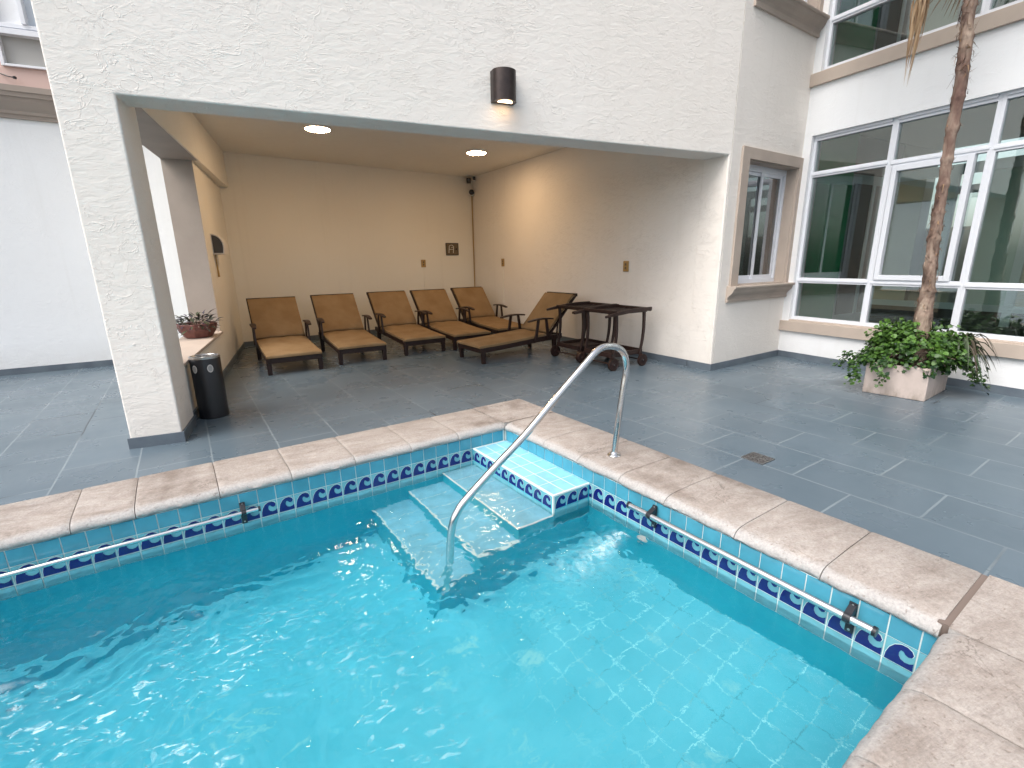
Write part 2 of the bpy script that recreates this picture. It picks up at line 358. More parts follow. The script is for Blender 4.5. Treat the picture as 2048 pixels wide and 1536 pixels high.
# coping stones: rounded nose profile across, laid end to end with joints
def stone(b, T, l0, l1, w=CW, end0=0, end1=0):
    # T(along, across, z): across 0 = pool lip, w = outer edge
    prof = [(w, -.03), (w, .010), (w-.008, .016), (w*.5, .019), (.10, .018), (.05, .014), (.02, .004), (.002, -.012), (-.004, -.030), (.004, -.046), (.02, -.055), (.10, -.055)]
    n = max(2, int((l1-l0)/.016)); vs = []; m_ = len(prof)
    for i in range(n+1):
        al = l0+(l1-l0)*i/n
        edge = .004 if i in (0, n) else 0
        for a, z in prof:
            q = T(al, a, z); k = noise.noise(Vector(q)*6)*.008 + noise.noise(Vector(q)*19)*.004 + noise.noise(Vector(q)*45)*.002
            if a > w-.02: k = 0
            vs.append(T(al, a + (k if a < .06 else 0), z-edge + (k*.5 if z > -.05 else 0)))
    # mitre at ends
    fs = [(i*m_+k, i*m_+(k+1) % m_, (i+1)*m_+(k+1) % m_, (i+1)*m_+k) for i in range(n) for k in range(m_)]
    fs += [tuple(range(m_)), tuple(range(n*m_, (n+1)*m_))]
    b.add(vs, fs, 'coping')
b = MB()
jf = [.006, .45, .86, 1.285, 1.71, 2.128, 2.548, 2.83, 3.25, 3.67, 4.09, 4.51, UL]
for i in range(len(jf)-1): stone(b, lambda a, c, z: PU(a, -c, z), jf[i]+.002, jf[i+1]-.002)
jr = [.006, .52, .91, 1.30, 1.66, 2.095, 2.50, 2.914]
for i in range(len(jr)-1): stone(b, lambda a, c, z: PU(-c, a, z), jr[i]+.002, jr[i+1]-.002)
jn = [.004, .42, .80, 1.25, 1.7, 2.15, 2.6, 3.05, 3.5, 4.0, 4.6, UL]
for i in range(len(jn)-1): stone(b, lambda a, c, z: PU(a, VL+c, z), jn[i]+(.004 if i else 0), jn[i+1]-.003, w=CW+.35)
# far corner stone, butted to both runs
def cornerpoly(b, poly):
    b.prism([PU(*p, 0)[:2] for p in poly], -.055, .017, 'coping')
b.prism([PU(*p, 0)[:2] for p in [(-.001, VL+.008), (-.001, VL+CW+.35), (-CW, VL+CW+.35), (-CW, VL+.008)]], -.055, .017, 'coping')
cornerpoly(b, [(.003, -.003), (.003, -CW), (-CW, -CW), (-CW, .003), (-.02, .003)])
b.prism([PU(*p, 0)[:2] for p in [(-CW+.02, -CW+.02), (UL, -CW+.02), (UL, -.1), (-.1, -.1), (-.1, VL+.1), (UL, VL+.1), (UL, VL+CW+.33), (-CW+.02, VL+CW+.33)]], -.5, -.062, 'joint')
b.prism([PU(*p, 0)[:2] for p in [(-CW+.02, -CW+.02), (UL, -CW+.02), (UL, -.045), (-.045, -.045), (-.045, VL+.045), (UL, VL+.045), (UL, VL+CW+.33), (-CW+.02, VL+CW+.33)]], -.06, .002, 'joint')
b.prism([PU(*p, 0)[:2] for p in [(-.02, VL-.03), (-.02, VL+.03), (-CW+.004, VL+.03), (-CW+.004, VL-.03)]], -.05, .009, 'joint')
pp(b, 'coping', smooth=True, auto=50)
# basin walls + floor
def floorz(u, v): return max(-1.25, -.80-.16*u+.055*v)
b = MB()
for A, B_, nrm in (((0, 0), (UL, 0), (0, -1)), ((0, 0), (0, VL), (-1, 0)), ((0, VL), (UL, VL), (0, 1)), ((UL, 0), (UL, VL), (1, 0))):
    o = .010
    a = (A[0]+nrm[0]*o, A[1]+nrm[1]*o); c = (B_[0]+nrm[0]*o, B_[1]+nrm[1]*o)
    b.add([PU(*a, -.3635), PU(*c, -.3635), PU(*c, -1.4), PU(*a, -1.4)], [(0, 1, 2, 3)], 'pool_side')
    b.add([PU(*(a[0]+nrm[0]*.004, a[1]+nrm[1]*.004), -.05), PU(c[0]+nrm[0]*.004, c[1]+nrm[1]*.004, -.05), PU(c[0]+nrm[0]*.004, c[1]+nrm[1]*.004, -.37), PU(a[0]+nrm[0]*.004, a[1]+nrm[1]*.004, -.37)], [(0, 1, 2, 3)], 'grout')
pp(b, 'basin_wall', fix=False)
b = MB(); nu, nv = 26, 15
b.add([PU(-.02+(UL+.04)*i/nu, -.02+(VL+.04)*j/nv, floorz(UL*i/nu, VL*j/nv)) for i in range(nu+1) for j in range(nv+1)],
      [(i*(nv+1)+j, i*(nv+1)+j+1, (i+1)*(nv+1)+j+1, (i+1)*(nv+1)+j) for i in range(nu) for j in range(nv)], 'pool_tile')
pp(b, 'pool_floor', fix=False, smooth=True)
# tile rows
WAVE0 = [(0.03, 0.02), (.05, .30), (.13, .58), (.27, .80), (.46, .92), (.66, .93), (.81, .84), (.88, .70), (.84, .58), (.73, .53), (.63, .58), (.57, .67), (.485, .68), (.44, .56), (.45, .42), (.53, .30), (.66, .245), (.80, .27), (.97, .36), (.97, .02)]
WAVE = [(max(.02, min(.985, .5+(x-.46)*1.06)), max(.02, min(.97, .02+(y-.02)*1.04))) for x, y in WAVE0]
def sc_poly(poly, k): 
    cx, cy_ = .47, .42
    return [(min(.985, max(.015, cx+(x-cx)*k)), min(.985, max(.012, cy_+(y-cy_)*k))) for x, y in poly]
def tilerow(b, F, l0, l1, z0, z1, pitch, matn, wave=False, start=0):
    # F(along, out, z) ; tiles run along increasing 'along' as seen left to right
    n = int(math.ceil((l1-l0)/pitch-1e-3)); g_ = .006
    for i in range(n):
        a = l0+i*pitch+g_/2; c = min(l0+(i+1)*pitch, l1)-g_/2
        if c-a < .01: continue
        if z1-z0 < .012: continue
        zz0, zz1 = z0+g_/2, z1-g_/2; t = .004+random.uniform(-.0006, .0006)
        b.hexa([F(a, 0, zz0), F(c, 0, zz0), F(c, t, zz0), F(a, t, zz0), F(a, 0, zz1), F(c, 0, zz1), F(c, t, zz1), F(a, t, zz1)], matn)
        if wave and c-a > pitch*.55:
            W = pitch-g_; Hh = zz1-zz0
            for poly, mt, off in ((sc_poly(WAVE, 1.055), 'wave_line', .0012), (WAVE, 'tile_navy', .002)):
                pts = [(a+x*W, zz0+y*Hh) for x, y in poly if a+x*W <= c+1e-4]
                pts = [(a+min(x*W, c-a), zz0+y*Hh) for x, y in poly]
                b.add([F(x, t+off, z) for x, z in pts], [tuple(range(len(pts)))], mt)
P_ = .1062
rows = [(-.150, -.050, 'tile_blue', False), (-.257, -.150, 'tile_pale', True), (-.3635, -.257, 'tile_pale', False)]
b = MB()
for z0, z1, mn, wv in rows:
    # far wall: seen left->right is decreasing u
    tilerow(b, lambda a, o, z: PU(3.9-a, -.014+o+.000, z), -1.0, 3.9 if not (z1 > -.16) else 3.9, z0, z1, P_, mn, wv)
    # right wall: increasing v
    tilerow(b, lambda a, o, z: PU(-.014+o, a, z), .0, VL, z0, z1, P_, mn, wv)
    tilerow(b, lambda a, o, z: PU(a, VL+.014-o, z), .0, UL, z0, z1, P_, mn, wv)
b.box(-.03, -.006, -.03, -.006, -.40, -.05, 'grout', PU)
pp(b, 'tile_border', fix=False)
# steps
SU = [.315, .605, .905, 1.185]; SV = [1.03, 1.03, 1.035, 1.03]; SZ = [-.150, -.312, -.465, -.615]
for i in range(4):
    b = MB(); u1, v1, z1 = SU[i], SV[i], SZ[i]; u0_ = SU[i-1] if i else -.01
    ua, va_ = -.008, -.008
    b.box(ua, u1, va_, v1, -1.35, z1-.004, 'pool_side', PU); b.box(ua, u1-.001, va_, v1-.001, z1-.0039, z1, 'tread', PU)
    # nosing strips in white grout
    mt = 'grout'
    s_ = .009
    b.box(u1-s_, u1+.003, va_, v1+.003, z1-s_, z1+.003, mt, PU)
    b.box(u0_ if i else ua, u1-s_, v1-s_, v1+.003, z1-s_, z1+.003, mt, PU)
    if i == 0:
        b.box(u1-s_, u1+.003, v1-s_, v1+.003, SZ[1]+.003, z1-s_, mt, PU)
        b.box(ua+.02, u1-s_, va_, va_+.014, z1, z1+.003, mt, PU)
        # tread joints
        for k in range(1, 6): 
            vv = k*.172; b.box(.0, u1-s_, vv-.0016, vv+.0016, z1-.002, z1+.0012, mt, PU)
        for uu in (.105, .21): b.box(uu-.0016, uu+.0016, 0, v1-s_, z1-.002, z1+.0014, mt, PU)
        # faces with tiles
        tilerow(b, lambda a, o, z: PU(u1+.0005+o*.5, a, z), .0, v1-.012, -.257, -.160, .1015, 'tile_pale', True)
        tilerow(b, lambda a, o, z: PU(u1+.0005+o*.5, a, z), .0, v1-.012, -.309, -.257, .1015, 'tile_pale', False)
        tilerow(b, lambda a, o, z: PU(u1-s_-a, v1+.0005+o*.5, z), .0, u1-s_, -.257, -.160, .1015, 'tile_pale', True)
        tilerow(b, lambda a, o, z: PU(u1-s_-a, v1+.0005+o*.5, z), .0, u1-s_, -.3635, -.257, .1015, 'tile_pale', False)
    else:
        for k in range(1, 6):
            vv = k*.172; b.box(u0_+.02, u1-s_, vv-.0013, vv+.0013, z1-.002, z1+.0008, 'grout', PU)
    pp(b, 'step')
# return inlet
b = MB()
F = wallframe(PU(-.0, 0, 0), PU(0, 1, 0))
c0 = Vector(PU(.0, 1.517, -.405)); ax = Vector((U[0], U[1], 0)); az = Vector((0, 0, 1)); ay = ax.cross(az)
vs = []; prof = [(.0405, -.01), (.0405, .006), (.034, .012), (.018, .016), (.012, .022), (.0085, .022)]
n = 28
for r_, d_ in prof:
    for k in range(n):
        an = 2*math.pi*k/n; vs.append(c0+ax*d_+(ay*math.cos(an)+az*math.sin(an))*r_)
b.add(vs, [(i*n+k, i*n+(k+1) % n, (i+1)*n+(k+1) % n, (i+1)*n+k) for i in range(len(prof)-1) for k in range(n)], 'white_plastic')
b.add([c0+ax*.020+(ay*math.cos(2*math.pi*k/n)+az*math.sin(2*math.pi*k/n))*.009 for k in range(n)], [tuple(range(n))], 'black_plastic')
pp(b, 'return_inlet', smooth=True)

# ------------------------------------------------------------------ water surface
def sm(x, a, c): t = max(0, min(1, (x-a)/(c-a))); return t*t*(3-2*t)
nu, nv = 460, 290
U1 = 4.2
me = bpy.data.meshes.new('water'); vs = []; foam = []; glint_splash = []
JU, JV = .25, 1.50
for i in range(nu+1):
    for j in range(nv+1):
        u = U1*i/nu; v = VL*j/nv
        q = Vector((u, v, 0))
        # long, lazy swell everywhere
        h = .0085*noise.noise(Vector((u*1.6+v*.9, v*1.9-u*.5, 1.0)))*1.4
        h += .0042*noise.noise(Vector((u*4.6+v*1.2, v*5.4, 4.0)))
        # choppiness: grows to the lower left of the picture and round the inlet jet
        ch = .85*sm(u+.15*v, 1.2, 2.4)*sm(v+.1*u, .25, 1.3)*(.6+.9*max(0, noise.noise(Vector((u*1.3, v*1.6, 30)))+.3))
        rj = math.hypot((u-JU-.25)/1.0, (v-JV)/.42); jet = math.exp(-rj*rj*1.6)
        rs = math.hypot((u-1.15)/.55, (v-1.1)/.45); st_ = math.exp(-rs*rs*1.4)
        k = .20+ch*2.3+jet*1.6+st_*1.15
        cv = 1-abs(noise.noise(Vector((u*6.3+v*2.2+.3*noise.noise(q*3), v*8.5-u*2.6, 7.7))))*2
        wx = .35*noise.noise(Vector((u*1.7, v*1.9, 8))); wy = .35*noise.noise(Vector((u*1.9, v*1.6, 18)))
        c2 = 1-abs(noise.noise(Vector(((u+wx)*11+v*4, (v+wy)*15-u*5, 3.3))))*2
        h += .0080*k*cv*.8+.0034*k*c2
        h += .0030*k*noise.noise(Vector(((u+wx)*17, (v+wy)*23+u*5, 2.2)))
        h += .0013*k*noise.noise(Vector((u*41, v*47, 5.1)))
        wall = sm(min(u+.0, v, VL-v), -.02, .12)
        h *= .35+.65*wall
        vs.append(PU(-.008+u, -.008+v*(VL+.016)/VL, WZ+h))
        glint_splash.append(.85*sm(u+.15*v, 1.6, 2.5)*sm(v+.12*u, .75, 1.6)*sm(noise.noise(Vector((u*2.2, v*3.0, 11)))+.22, 0, .35)+.5*st_*sm(noise.noise(Vector((u*6, v*6, 3))), .05, .3))  # mask: painted glints to the left, splash by the steps
        ax_ = (u-.18)/.62; d = abs((v-1.49)-.06*ax_+.025*math.sin(u*9))/(.045+.10*max(0, ax_))
        foam.append(max(0, min(1, (1-ax_)*1.2))*math.exp(-d*d)*(1.0 if -.1 < ax_ < 1 else 0)*.8)
me.from_pydata(vs, [], [(i*(nv+1)+j, i*(nv+1)+j+1, (i+1)*(nv+1)+j+1, (i+1)*(nv+1)+j) for i in range(nu) for j in range(nv)])
if me.polygons[0].normal.z < 0: me.flip_normals()
me.polygons.foreach_set('use_smooth', [True]*len(me.polygons)); me.materials.append(MT['water'])
at = me.attributes.new('foam', 'FLOAT', 'POINT'); at.data.foreach_set('value', foam)
at = me.attributes.new('glint_splash', 'FLOAT', 'POINT'); at.data.foreach_set('value', glint_splash)
o = bpy.data.objects.new('water', me); C.objects.link(o); struct(o)
b = MB(); nn = 40
b.add([PU(U1-.008, -.02, WZ), PU(UL+.02, -.02, WZ), PU(UL+.02, VL+.02, WZ), PU(U1-.008, VL+.02, WZ)], [(0, 1, 2, 3)], 'water')
o2 = b.build('water', fix=False); struct(o2)
if o2.data.polygons[0].normal.z < 0: o2.data.flip_normals()

# ------------------------------------------------------------------ pool building with the covered alcove
SB = .085
bl = thing('pool_building', 'white rough stucco building with open alcove beside the pool', 'building', (0, 4.35, 0))
def bp_(b_, name, par=None, **kw):
    o = b_.build(name, **kw); o.parent = par or bl
    o.matrix_parent_inverse = Matrix.Translation((0, -4.35, 0)) if par is None else Matrix.Identity(4)
    return o
LZ = 2.49; CZ = 3.11; TOP = 6.6
b = MB()
FF = wallframe((-1.36, 4.335), (4.60, 4.369)); ol = [(0, 0), (.34, 0), (.34, LZ), (5.922, LZ), (5.922, 0), (5.96, 0), (5.96, TOP), (0, TOP)]; n = len(ol)
bk = {3: (5.866, -.335), 4: (5.866, -.335), 5: (5.93, -.33), 6: (5.93, -.33)}
vs = [FF(s_, 0, z) for s_, z in ol]+[FF(*(bk[i] if i in bk else (s_, -.30)), z) for i, (s_, z) in enumerate(ol)]
b.add(vs, [tuple(range(n)), tuple(range(2*n-1, n-1, -1))]+[(i, (i+1) % n, n+(i+1) % n, n+i) for i in range(n)], 'stucco')
bp_(b, 'front_wall', bevel=.012, seg=3)
# oblique wall with recessed windows
OA, OB = (4.60, 4.37), (6.137, 4.667)
FO = wallframe(OA, OB)   # d>0 towards viewer
OL = math.hypot(OB[0]-OA[0], OB[1]-OA[1])
b = MB(); T = lambda s, d, z: FO(s, d, z)
def ow(s0, s1, z0, z1): b.box(s0, s1, -.34, 0, z0, z1, 'stucco', T)
s0w, s1w, z0w, z1w = .335, 1.485, 1.03, 2.48
# the window is close to the inner corner: opening .335..1.485 of a 1.565 m wall
ow(0.002, s0w, 0, TOP); ow(s1w, OL+.1, 0, TOP); ow(s0w, s1w, 0, z0w); ow(s0w, s1w, z1w, 4.16); ow(s0w, s1w, 5.6, TOP)
bp_(b, 'side_wall')
# alcove inner walls
b = MB()
b.prism([(4.5412, 4.5), (3.55, 10.36), (3.80, 10.42), (4.80, 4.72), (4.75, 4.5)], 0, CZ+.1, 'stucco')
b.prism([(3.55, 10.36), (3.60, 10.62), (-1.40, 9.48), (-1.36, 9.232)], 0, CZ+.1, 'stucco_inside')
bp_(b, 'alcove_wall')
b = MB()
b.prism([(-1.36, 7.10), (-1.05, 7.10), (-1.055, 9.30), (-1.36, 9.23)], 0, 2.579, 'stucco_inside')
b.prism([(-1.36, 4.80), (-1.05, 4.80), (-1.05, 7.0995), (-1.36, 7.0995)], 0, .52, 'stucco_inside')
b.prism([(-1.359, 4.5), (-1.0222, 4.5), (-1.0222, 4.80), (-1.359, 4.80)], 0, 2.579, 'stucco')
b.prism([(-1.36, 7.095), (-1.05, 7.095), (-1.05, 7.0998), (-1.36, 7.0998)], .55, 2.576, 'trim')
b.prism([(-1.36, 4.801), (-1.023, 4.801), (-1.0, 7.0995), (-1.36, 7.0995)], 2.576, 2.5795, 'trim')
bp_(b, 'low_side_wall')
b = MB(); b.prism([(-1.40, 4.801), (-1.02, 4.801), (-1.02, 7.099), (-1.40, 7.099)], .52, .55, 'trim'); bp_(b, 'ledge', bevel=.006)
b = MB(); b.prism([(-1.36, 4.801), (-1.022, 4.801), (-.935, 9.32), (-1.36, 9.225)], 2.58, CZ+.05, 'stucco_inside'); bp_(b, 'ceiling_beam', bevel=.008)
b = MB(); b.prism([(-1.36, 4.63), (4.53, 4.69), (3.56, 10.37), (-1.38, 9.235)], CZ, CZ+.09, 'stucco_inside'); bp_(b, 'alcove_ceiling')
b = MB(); b.prism([(-1.36, 4.65), (6.3, 4.95), (6.1, 10.5), (-1.38, 10.2)], TOP-.2, TOP-.05, 'stucco'); bp_(b, 'roof')
# skirtings
b = MB()
def skirt(A, B_, e0=0, e1=0, t=.014):
    F = wallframe(A, B_); l = math.hypot(B_[0]-A[0], B_[1]-A[1]); b.box(-e0, l+e1, .0005, t, 0, SB, 'skirting', F)
skirt((-1.36, 4.336), (-1.02, 4.337), .014, .014)
skirt((-1.02, 4.337), (-1.02, 4.80)); skirt((-1.36, 4.80), (-1.36, 4.336))
skirt((-1.05, 4.80), (-1.055, 9.30)); skirt((-1.055, 9.30), (3.55, 10.36)); skirt((3.55, 10.36), (4.506, 4.70)); skirt((4.506, 4.69), (4.562, 4.362), 0, .0)
skirt((4.56, 4.3625), (6.137, 4.667), .014, 0)
bp_(b, 'skirting')
# small recessed windows on the oblique wall (lower and upper)
def oblique_window(zb, zt, upper=False):
    b = MB(); fz = zt+.125
    pr = .028
    # surround
    b.box(.185, s0w, .0005, pr, zb-.01, fz, 'trim', T); b.box(s0w, s1w, .0005, pr, zt, fz, 'trim', T); b.box(s1w, OL-.004, .0005, pr, zb-.01, fz, 'trim', T)
    # painted reveal (head, sides)
    b.box(s0w-.001, s0w+.012, -.19, .0004, zb, zt, 'trim', T); b.box(s1w-.012, s1w+.001, -.19, .0004, zb, zt, 'trim', T); b.box(s0w+.012, s1w-.012, -.19, .0004, zt-.012, zt+.001, 'trim', T)
    b.box(s0w+.012, s1w-.012, -.19, .0004, zb-.001, zb+.012, 'trim', T)
    fr = bp_(b, 'window', bevel=.003)
    # moulded sill: ogee profile
    b = MB(); prof = [(0, 0), (.118, 0), (.122, -.012), (.118, -.028), (.100, -.034), (.098, -.05), (.088, -.075), (.066, -.098), (.040, -.118), (.026, -.145), (.024, -.165), (.03, -.17), (.026, -.195), (0, -.195)]
    n = len(prof); a0, a1 = .145, OL-.004
    vs = [T(a0+ (.0 if True else 0), .0005+d, zb+z) for d, z in prof]+[T(a1, .0005+d, zb+z) for d, z in prof]
    b.add(vs, [tuple(range(n)), tuple(range(2*n-1, n-1, -1))]+[(i, (i+1) % n, n+(i+1) % n, n+i) for i in range(n)], 'trim')
    b.build('sill', fr)
    # white sliding frame
    b = MB(); a, c = s0w+.012, s1w-.012; zz0, zz1 = zb+.012, zt-.012; y0, y1 = -.185, -.125
    t_ = .045
    b.box(a, c, y0, y1, zz0, zz0+.05, 'frame_white', T); b.box(a, c, y0, y1, zz1-.07, zz1, 'frame_white', T)
    b.box(a, a+t_, y0, y1, zz0+.05, zz1-.07, 'frame_white', T); b.box(c-t_, c, y0, y1, zz0+.05, zz1-.07, 'frame_white', T)
    b.box(c-t_-.012, c-t_, y0+.01, y1+.012, zz0+.05, zz1-.07, 'frame_white', T)
    mid = a+(c-a)*.52
    sashes = [(a+t_, mid+.02, y0+.012, y0+.032), (mid-.03, c-t_-.03, y1-.03, y1-.008)]
    for (x0, x1, d0, d1) in sashes:
        b.box(x0, x0+.042, d0, d1, zz0+.05, zz1-.07, 'frame_white', T); b.box(x1-.042, x1, d0, d1, zz0+.05, zz1-.07, 'frame_white', T)
        b.box(x0+.042, x1-.042, d0, d1, zz0+.05, zz0+.10, 'frame_white', T); b.box(x0+.042, x1-.042, d0, d1, zz1-.11, zz1-.07, 'frame_white', T)
    b.build('frame', fr, bevel=.002)
    for (x0, x1, d0, d1) in sashes:
        b = MB(); dm = (d0+d1)/2; b.box(x0+.04, x1-.04, dm-.003, dm+.003, zz0+.098, zz1-.108, 'window_glass', T); b.build('pane', fr)
    b = MB(); n = 40; cs = []
    for i in range(n+1):
        s_ = s0w+.1+(c-s0w-.16)*i/n; dd = -.25+.022*math.sin(i*1.9)
        if abs(i-14) < 2: dd -= .1
        cs.append((s_, dd))
    vs = [T(s_, d_, zz0+.02) for s_, d_ in cs]+[T(s_, d_, zz1-.03) for s_, d_ in cs]
    b.add(vs, [(i, i+1, n+2+i, n+1+i) for i in range(n) if not 12 <= i <= 15], 'curtain')
    b.build('curtain', fr, smooth=True, fix=False)
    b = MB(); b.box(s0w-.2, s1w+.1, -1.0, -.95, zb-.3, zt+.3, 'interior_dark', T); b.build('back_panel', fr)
    return fr
oblique_window(z0w, z1w); oblique_window(4.16, 5.6)

# ------------------------------------------------------------------ window wing on the right
wg = thing('window_wing', 'white building wing with big white framed windows behind the palm planter', 'building', (6.137, 4.667, 0))
def wp(b_, name, par=None, **kw):
    o = b_.build(name, **kw); o.parent = par or wg
    o.matrix_parent_inverse = Matrix.Translation((-6.137, -4.667, 0)) if par is None else Matrix.Identity(4)
    return o
WA = (6.137, 4.667); WB = (6.137+.0733*9.5, 4.667-.9973*9.5)
FW = wallframe(WA, WB)
b = MB(); WL = 9.5
b.box(0, WL, -.22, 0, 0, .50, 'stucco_side', FW); b.box(0, WL, -.22, 0, 2.85, 3.555, 'stucco_side', FW); b.box(0, WL, -.22, 0, 5.5, TOP, 'stucco_side', FW)
b.box(0, .10, -.22, 0, .50, 2.85, 'stucco_side', FW); b.box(0, .10, -.22, 0, 3.555, 5.5, 'stucco_side', FW)
wp(b, 'wall')
b = MB(); b.box(.0, WL, .0005, .045, .375, .512, 'trim', FW); b.box(.1, WL, -.215, .0004, .501, .530, 'trim', FW)
b.box(.0, WL, .0005, .045, 3.42, 3.562, 'trim', FW); b.box(.1, WL, -.215, .0004, 3.556, 3.58, 'trim', FW)
wp(b, 'ledge', bevel=.004)
b = MB(); b.box(.014, WL, .0005, .014, 0, SB, 'skirting', FW); wp(b, 'skirting')
def bay(s0, s1, z0, z1, tr, sash=None, flip=False):
    b = MB(); t_ = .032; y0, y1 = -.13, -.06
    b.box(s0, s0+t_, y0, y1, z0, z1, 'frame_white', FW); b.box(s1-t_, s1, y0, y1, z0, z1, 'frame_white', FW)
    b.box(s0+t_, s1-t_, y0, y1, z0, z0+.045, 'frame_white', FW); b.box(s0+t_, s1-t_, y0, y1, z1-.06, z1, 'frame_white', FW)
    b.box(s0+t_, s1-t_, y1+.0005, y1+.02, z1-.03, z1, 'frame_white', FW)
    edges = [z0+.045]
    for zt in tr:
        b.box(s0+t_, s1-t_, y0, y1, zt-.035, zt+.035, 'frame_white', FW); b.box(s0+t_*.5, s1-t_*.5, y1+.0005, y1+.012, zt-.012, zt+.012, 'frame_white', FW); edges += [zt-.035, zt+.035]
    edges.append(z1-.06)
    panes = [(s0+t_, s1-t_, edges[k], edges[k+1], -.10) for k in range(0, len(edges), 2)]
    if sash:
        k, a, c = sash; za, zc = edges[2*k], edges[2*k+1]
        for x0, x1 in ((a, a+.05), (c-.055, c)): b.box(x0, x1, y0+.02, y1+.022, za, zc, 'frame_white', FW)
        b.box(a+.05, c-.055, y0+.02, y1+.022, za, za+.055, 'frame_white', FW); b.box(a+.05, c-.055, y0+.02, y1+.022, zc-.055, zc, 'frame_white', FW)
    fr = wp(b, 'window', bevel=.0025)
    for a, c, z_0, z_1, d in panes:
        b = MB(); b.box(a, c, d-.003, d+.003, z_0, z_1, 'window_glass', FW); b.build('pane', fr)
bay(.10, 1.0, .53, 2.85, (1.06, 2.39)); bay(1.0, 1.88, .53, 2.85, (1.055, 2.375), (1, 1.045, 1.765)); bay(1.88, 2.78, .53, 2.85, (1.05, 2.365))
bay(2.78, 3.7, .53, 2.85, (1.05, 2.36), (1, 2.83, 3.66)); bay(3.7, 4.6, .53, 2.85, (1.05, 2.36)); bay(4.6, 6.0, .53, 2.85, (1.05, 2.36)); bay(6.0, 9.5, .53, 2.85, (1.05, 2.36))
bay(.10, 1.6, 3.58, 5.5, (4.12,)); bay(1.6, 3.1, 3.58, 5.5, (4.12,)); bay(3.1, 5.5, 3.58, 5.5, (4.12,)); bay(5.5, 9.5, 3.58, 5.5, (4.12,))
# rooms behind the glass
b = MB()
for zf, zc in ((.05, 3.0), (3.3, 6.2)):
    b.box(-.02, WL, -3.6, -.222, zf-.08, zf, 'interior_floor', FW); b.box(-.02, WL, -3.6, -.222, zc, zc+.08, 'interior_grey', FW)
    b.box(-.25, .04, -1.15, -.222, zf, zc, 'interior_green', FW); b.box(-.25, -.02, -3.6, -2.5, zf, zc, 'interior_grey', FW)
    b.box(-.25, -.02, -2.5, -1.15, zf, zc, 'interior_dark', FW)
    b.box(-.25, WL, -3.7, -3.6, zf, zf+1.75, 'interior_grey', FW); b.box(WL-.1, WL, -3.6, -.222, zf, zc, 'interior_grey', FW)  # back wall stops short: unseen opening above it, added to let daylight in
wp(b, 'room')
b = MB()
for zf, zc in ((.05, 2.5), (3.3, 5.6)):
    for d0, d1 in ((-1.27, -1.15), (-1.85, -1.79), (-2.5, -2.42)): b.box(-.06, .0, d0, d1, zf, zc, 'frame_grey', FW)
    b.box(-.06, .0, -2.42, -1.27, zc-.12, zc, 'frame_grey', FW); b.box(-.06, .0, -2.42, -1.27, zf, zf+.45, 'frame_grey', FW)
    for k in range(9):
        s_ = .1+k*1.05; b.box(s_, s_+.09, -3.598, -3.55, zf, zc, 'frame_grey', FW)
        b.box(s_+.09, s_+1.05, -3.598, -3.56, zf+.55, zf+.62, 'frame_grey', FW)
        b.box(s_+.09, s_+1.05, -3.599, -3.59, zf+.62, zf+1.7, 'curtain', FW)
    b.box(.1, WL-.2, -3.598, -3.55, zc-.2, zc-.08, 'frame_grey', FW)
for zf, zc in ((.05, 2.35), (3.3, 5.5)):
    d0, d1 = -1.62, -1.55
    for k in range(12):
        s_ = .22+k*.78; b.box(s_, s_+.085, d0, d1, zf, zc, 'frame_grey', FW)
    b.box(.22, WL-.2, d0, d1, zc, zc+.12, 'frame_grey', FW); b.box(.22, WL-.2, d0-.001, d1-.01, zf+.62, zf+.70, 'frame_grey', FW)
    for k in range(11):
        s_ = .22+k*.78+.085; b.box(s_, s_+.695, d0+.02, d0+.03, zf, zf+.62, 'interior_dark', FW)
        if k in (0, 2, 4, 5, 8): b.box(s_, s_+.42, d0+.02, d0+.03, zf+.70, zc, 'beige_reflection', FW)  # wall reflection painted in as beige panels behind the glass
        else: b.box(s_+.3, s_+.695, d0+.02, d0+.03, zf+.70, zc, 'curtain', FW)
wp(b, 'inner_partition')
b = MB()
b.box(1.2, 2.0, -2.3, -1.5, .05, .50, 'interior_dark', FW); b.box(2.6, 3.6, -2.6, -1.6, .05, .75, 'interior_dark', FW); b.box(.5, 1.0, -2.9, -2.2, .05, .9, 'interior_grey', FW)
b.box(4.1, 5.0, -2.3, -1.4, .05, .6, 'interior_dark', FW)
wp(b, 'furniture', bevel=.03)

# ------------------------------------------------------------------ far left: alley wall with cornice, pink building above
fl = thing('alley_wall', 'white boundary wall with stone cornice behind the left pier', 'wall', (-3.8, 8.264, 0))
LA, LB_ = (-8.8, 7.632), (-1.36, 8.572)
FL = wallframe(LA, LB_); LL = math.hypot(LB_[0]-LA[0], LB_[1]-LA[1])
def lp(b_, name, **kw):
    o = b_.build(name, **kw); o.parent = fl; o.matrix_parent_inverse = Matrix.Translation((3.8, -8.264, 0)); return o
b = MB(); b.box(0, LL, -.3, 0, 0, 3.15, 'stucco_side', FL); lp(b, 'wall')
b = MB(); prof = [(-.3, 3.15), (.03, 3.15), (.035, 3.19), (.055, 3.2), (.06, 3.23), (.085, 3.27), (.12, 3.33), (.13, 3.37), (.15, 3.375), (.155, 3.42), (.17, 3.425), (.17, 3.49), (-.3, 3.49)]
n = len(prof); b.add([FL(0, d, z) for d, z in prof]+[FL(LL, d, z) for d, z in prof], [tuple(range(n)), tuple(range(2*n-1, n-1, -1))]+[(i, (i+1) % n, n+(i+1) % n, n+i) for i in range(n)], 'cornice'); lp(b, 'cornice')
b = MB(); b.box(0, LL, .0005, .014, 0, SB, 'skirting', FL); lp(b, 'skirting')
pk = thing('pink_building', 'pale pink building with white framed window above the cornice', 'building', (-3, 9.4, 3.4))
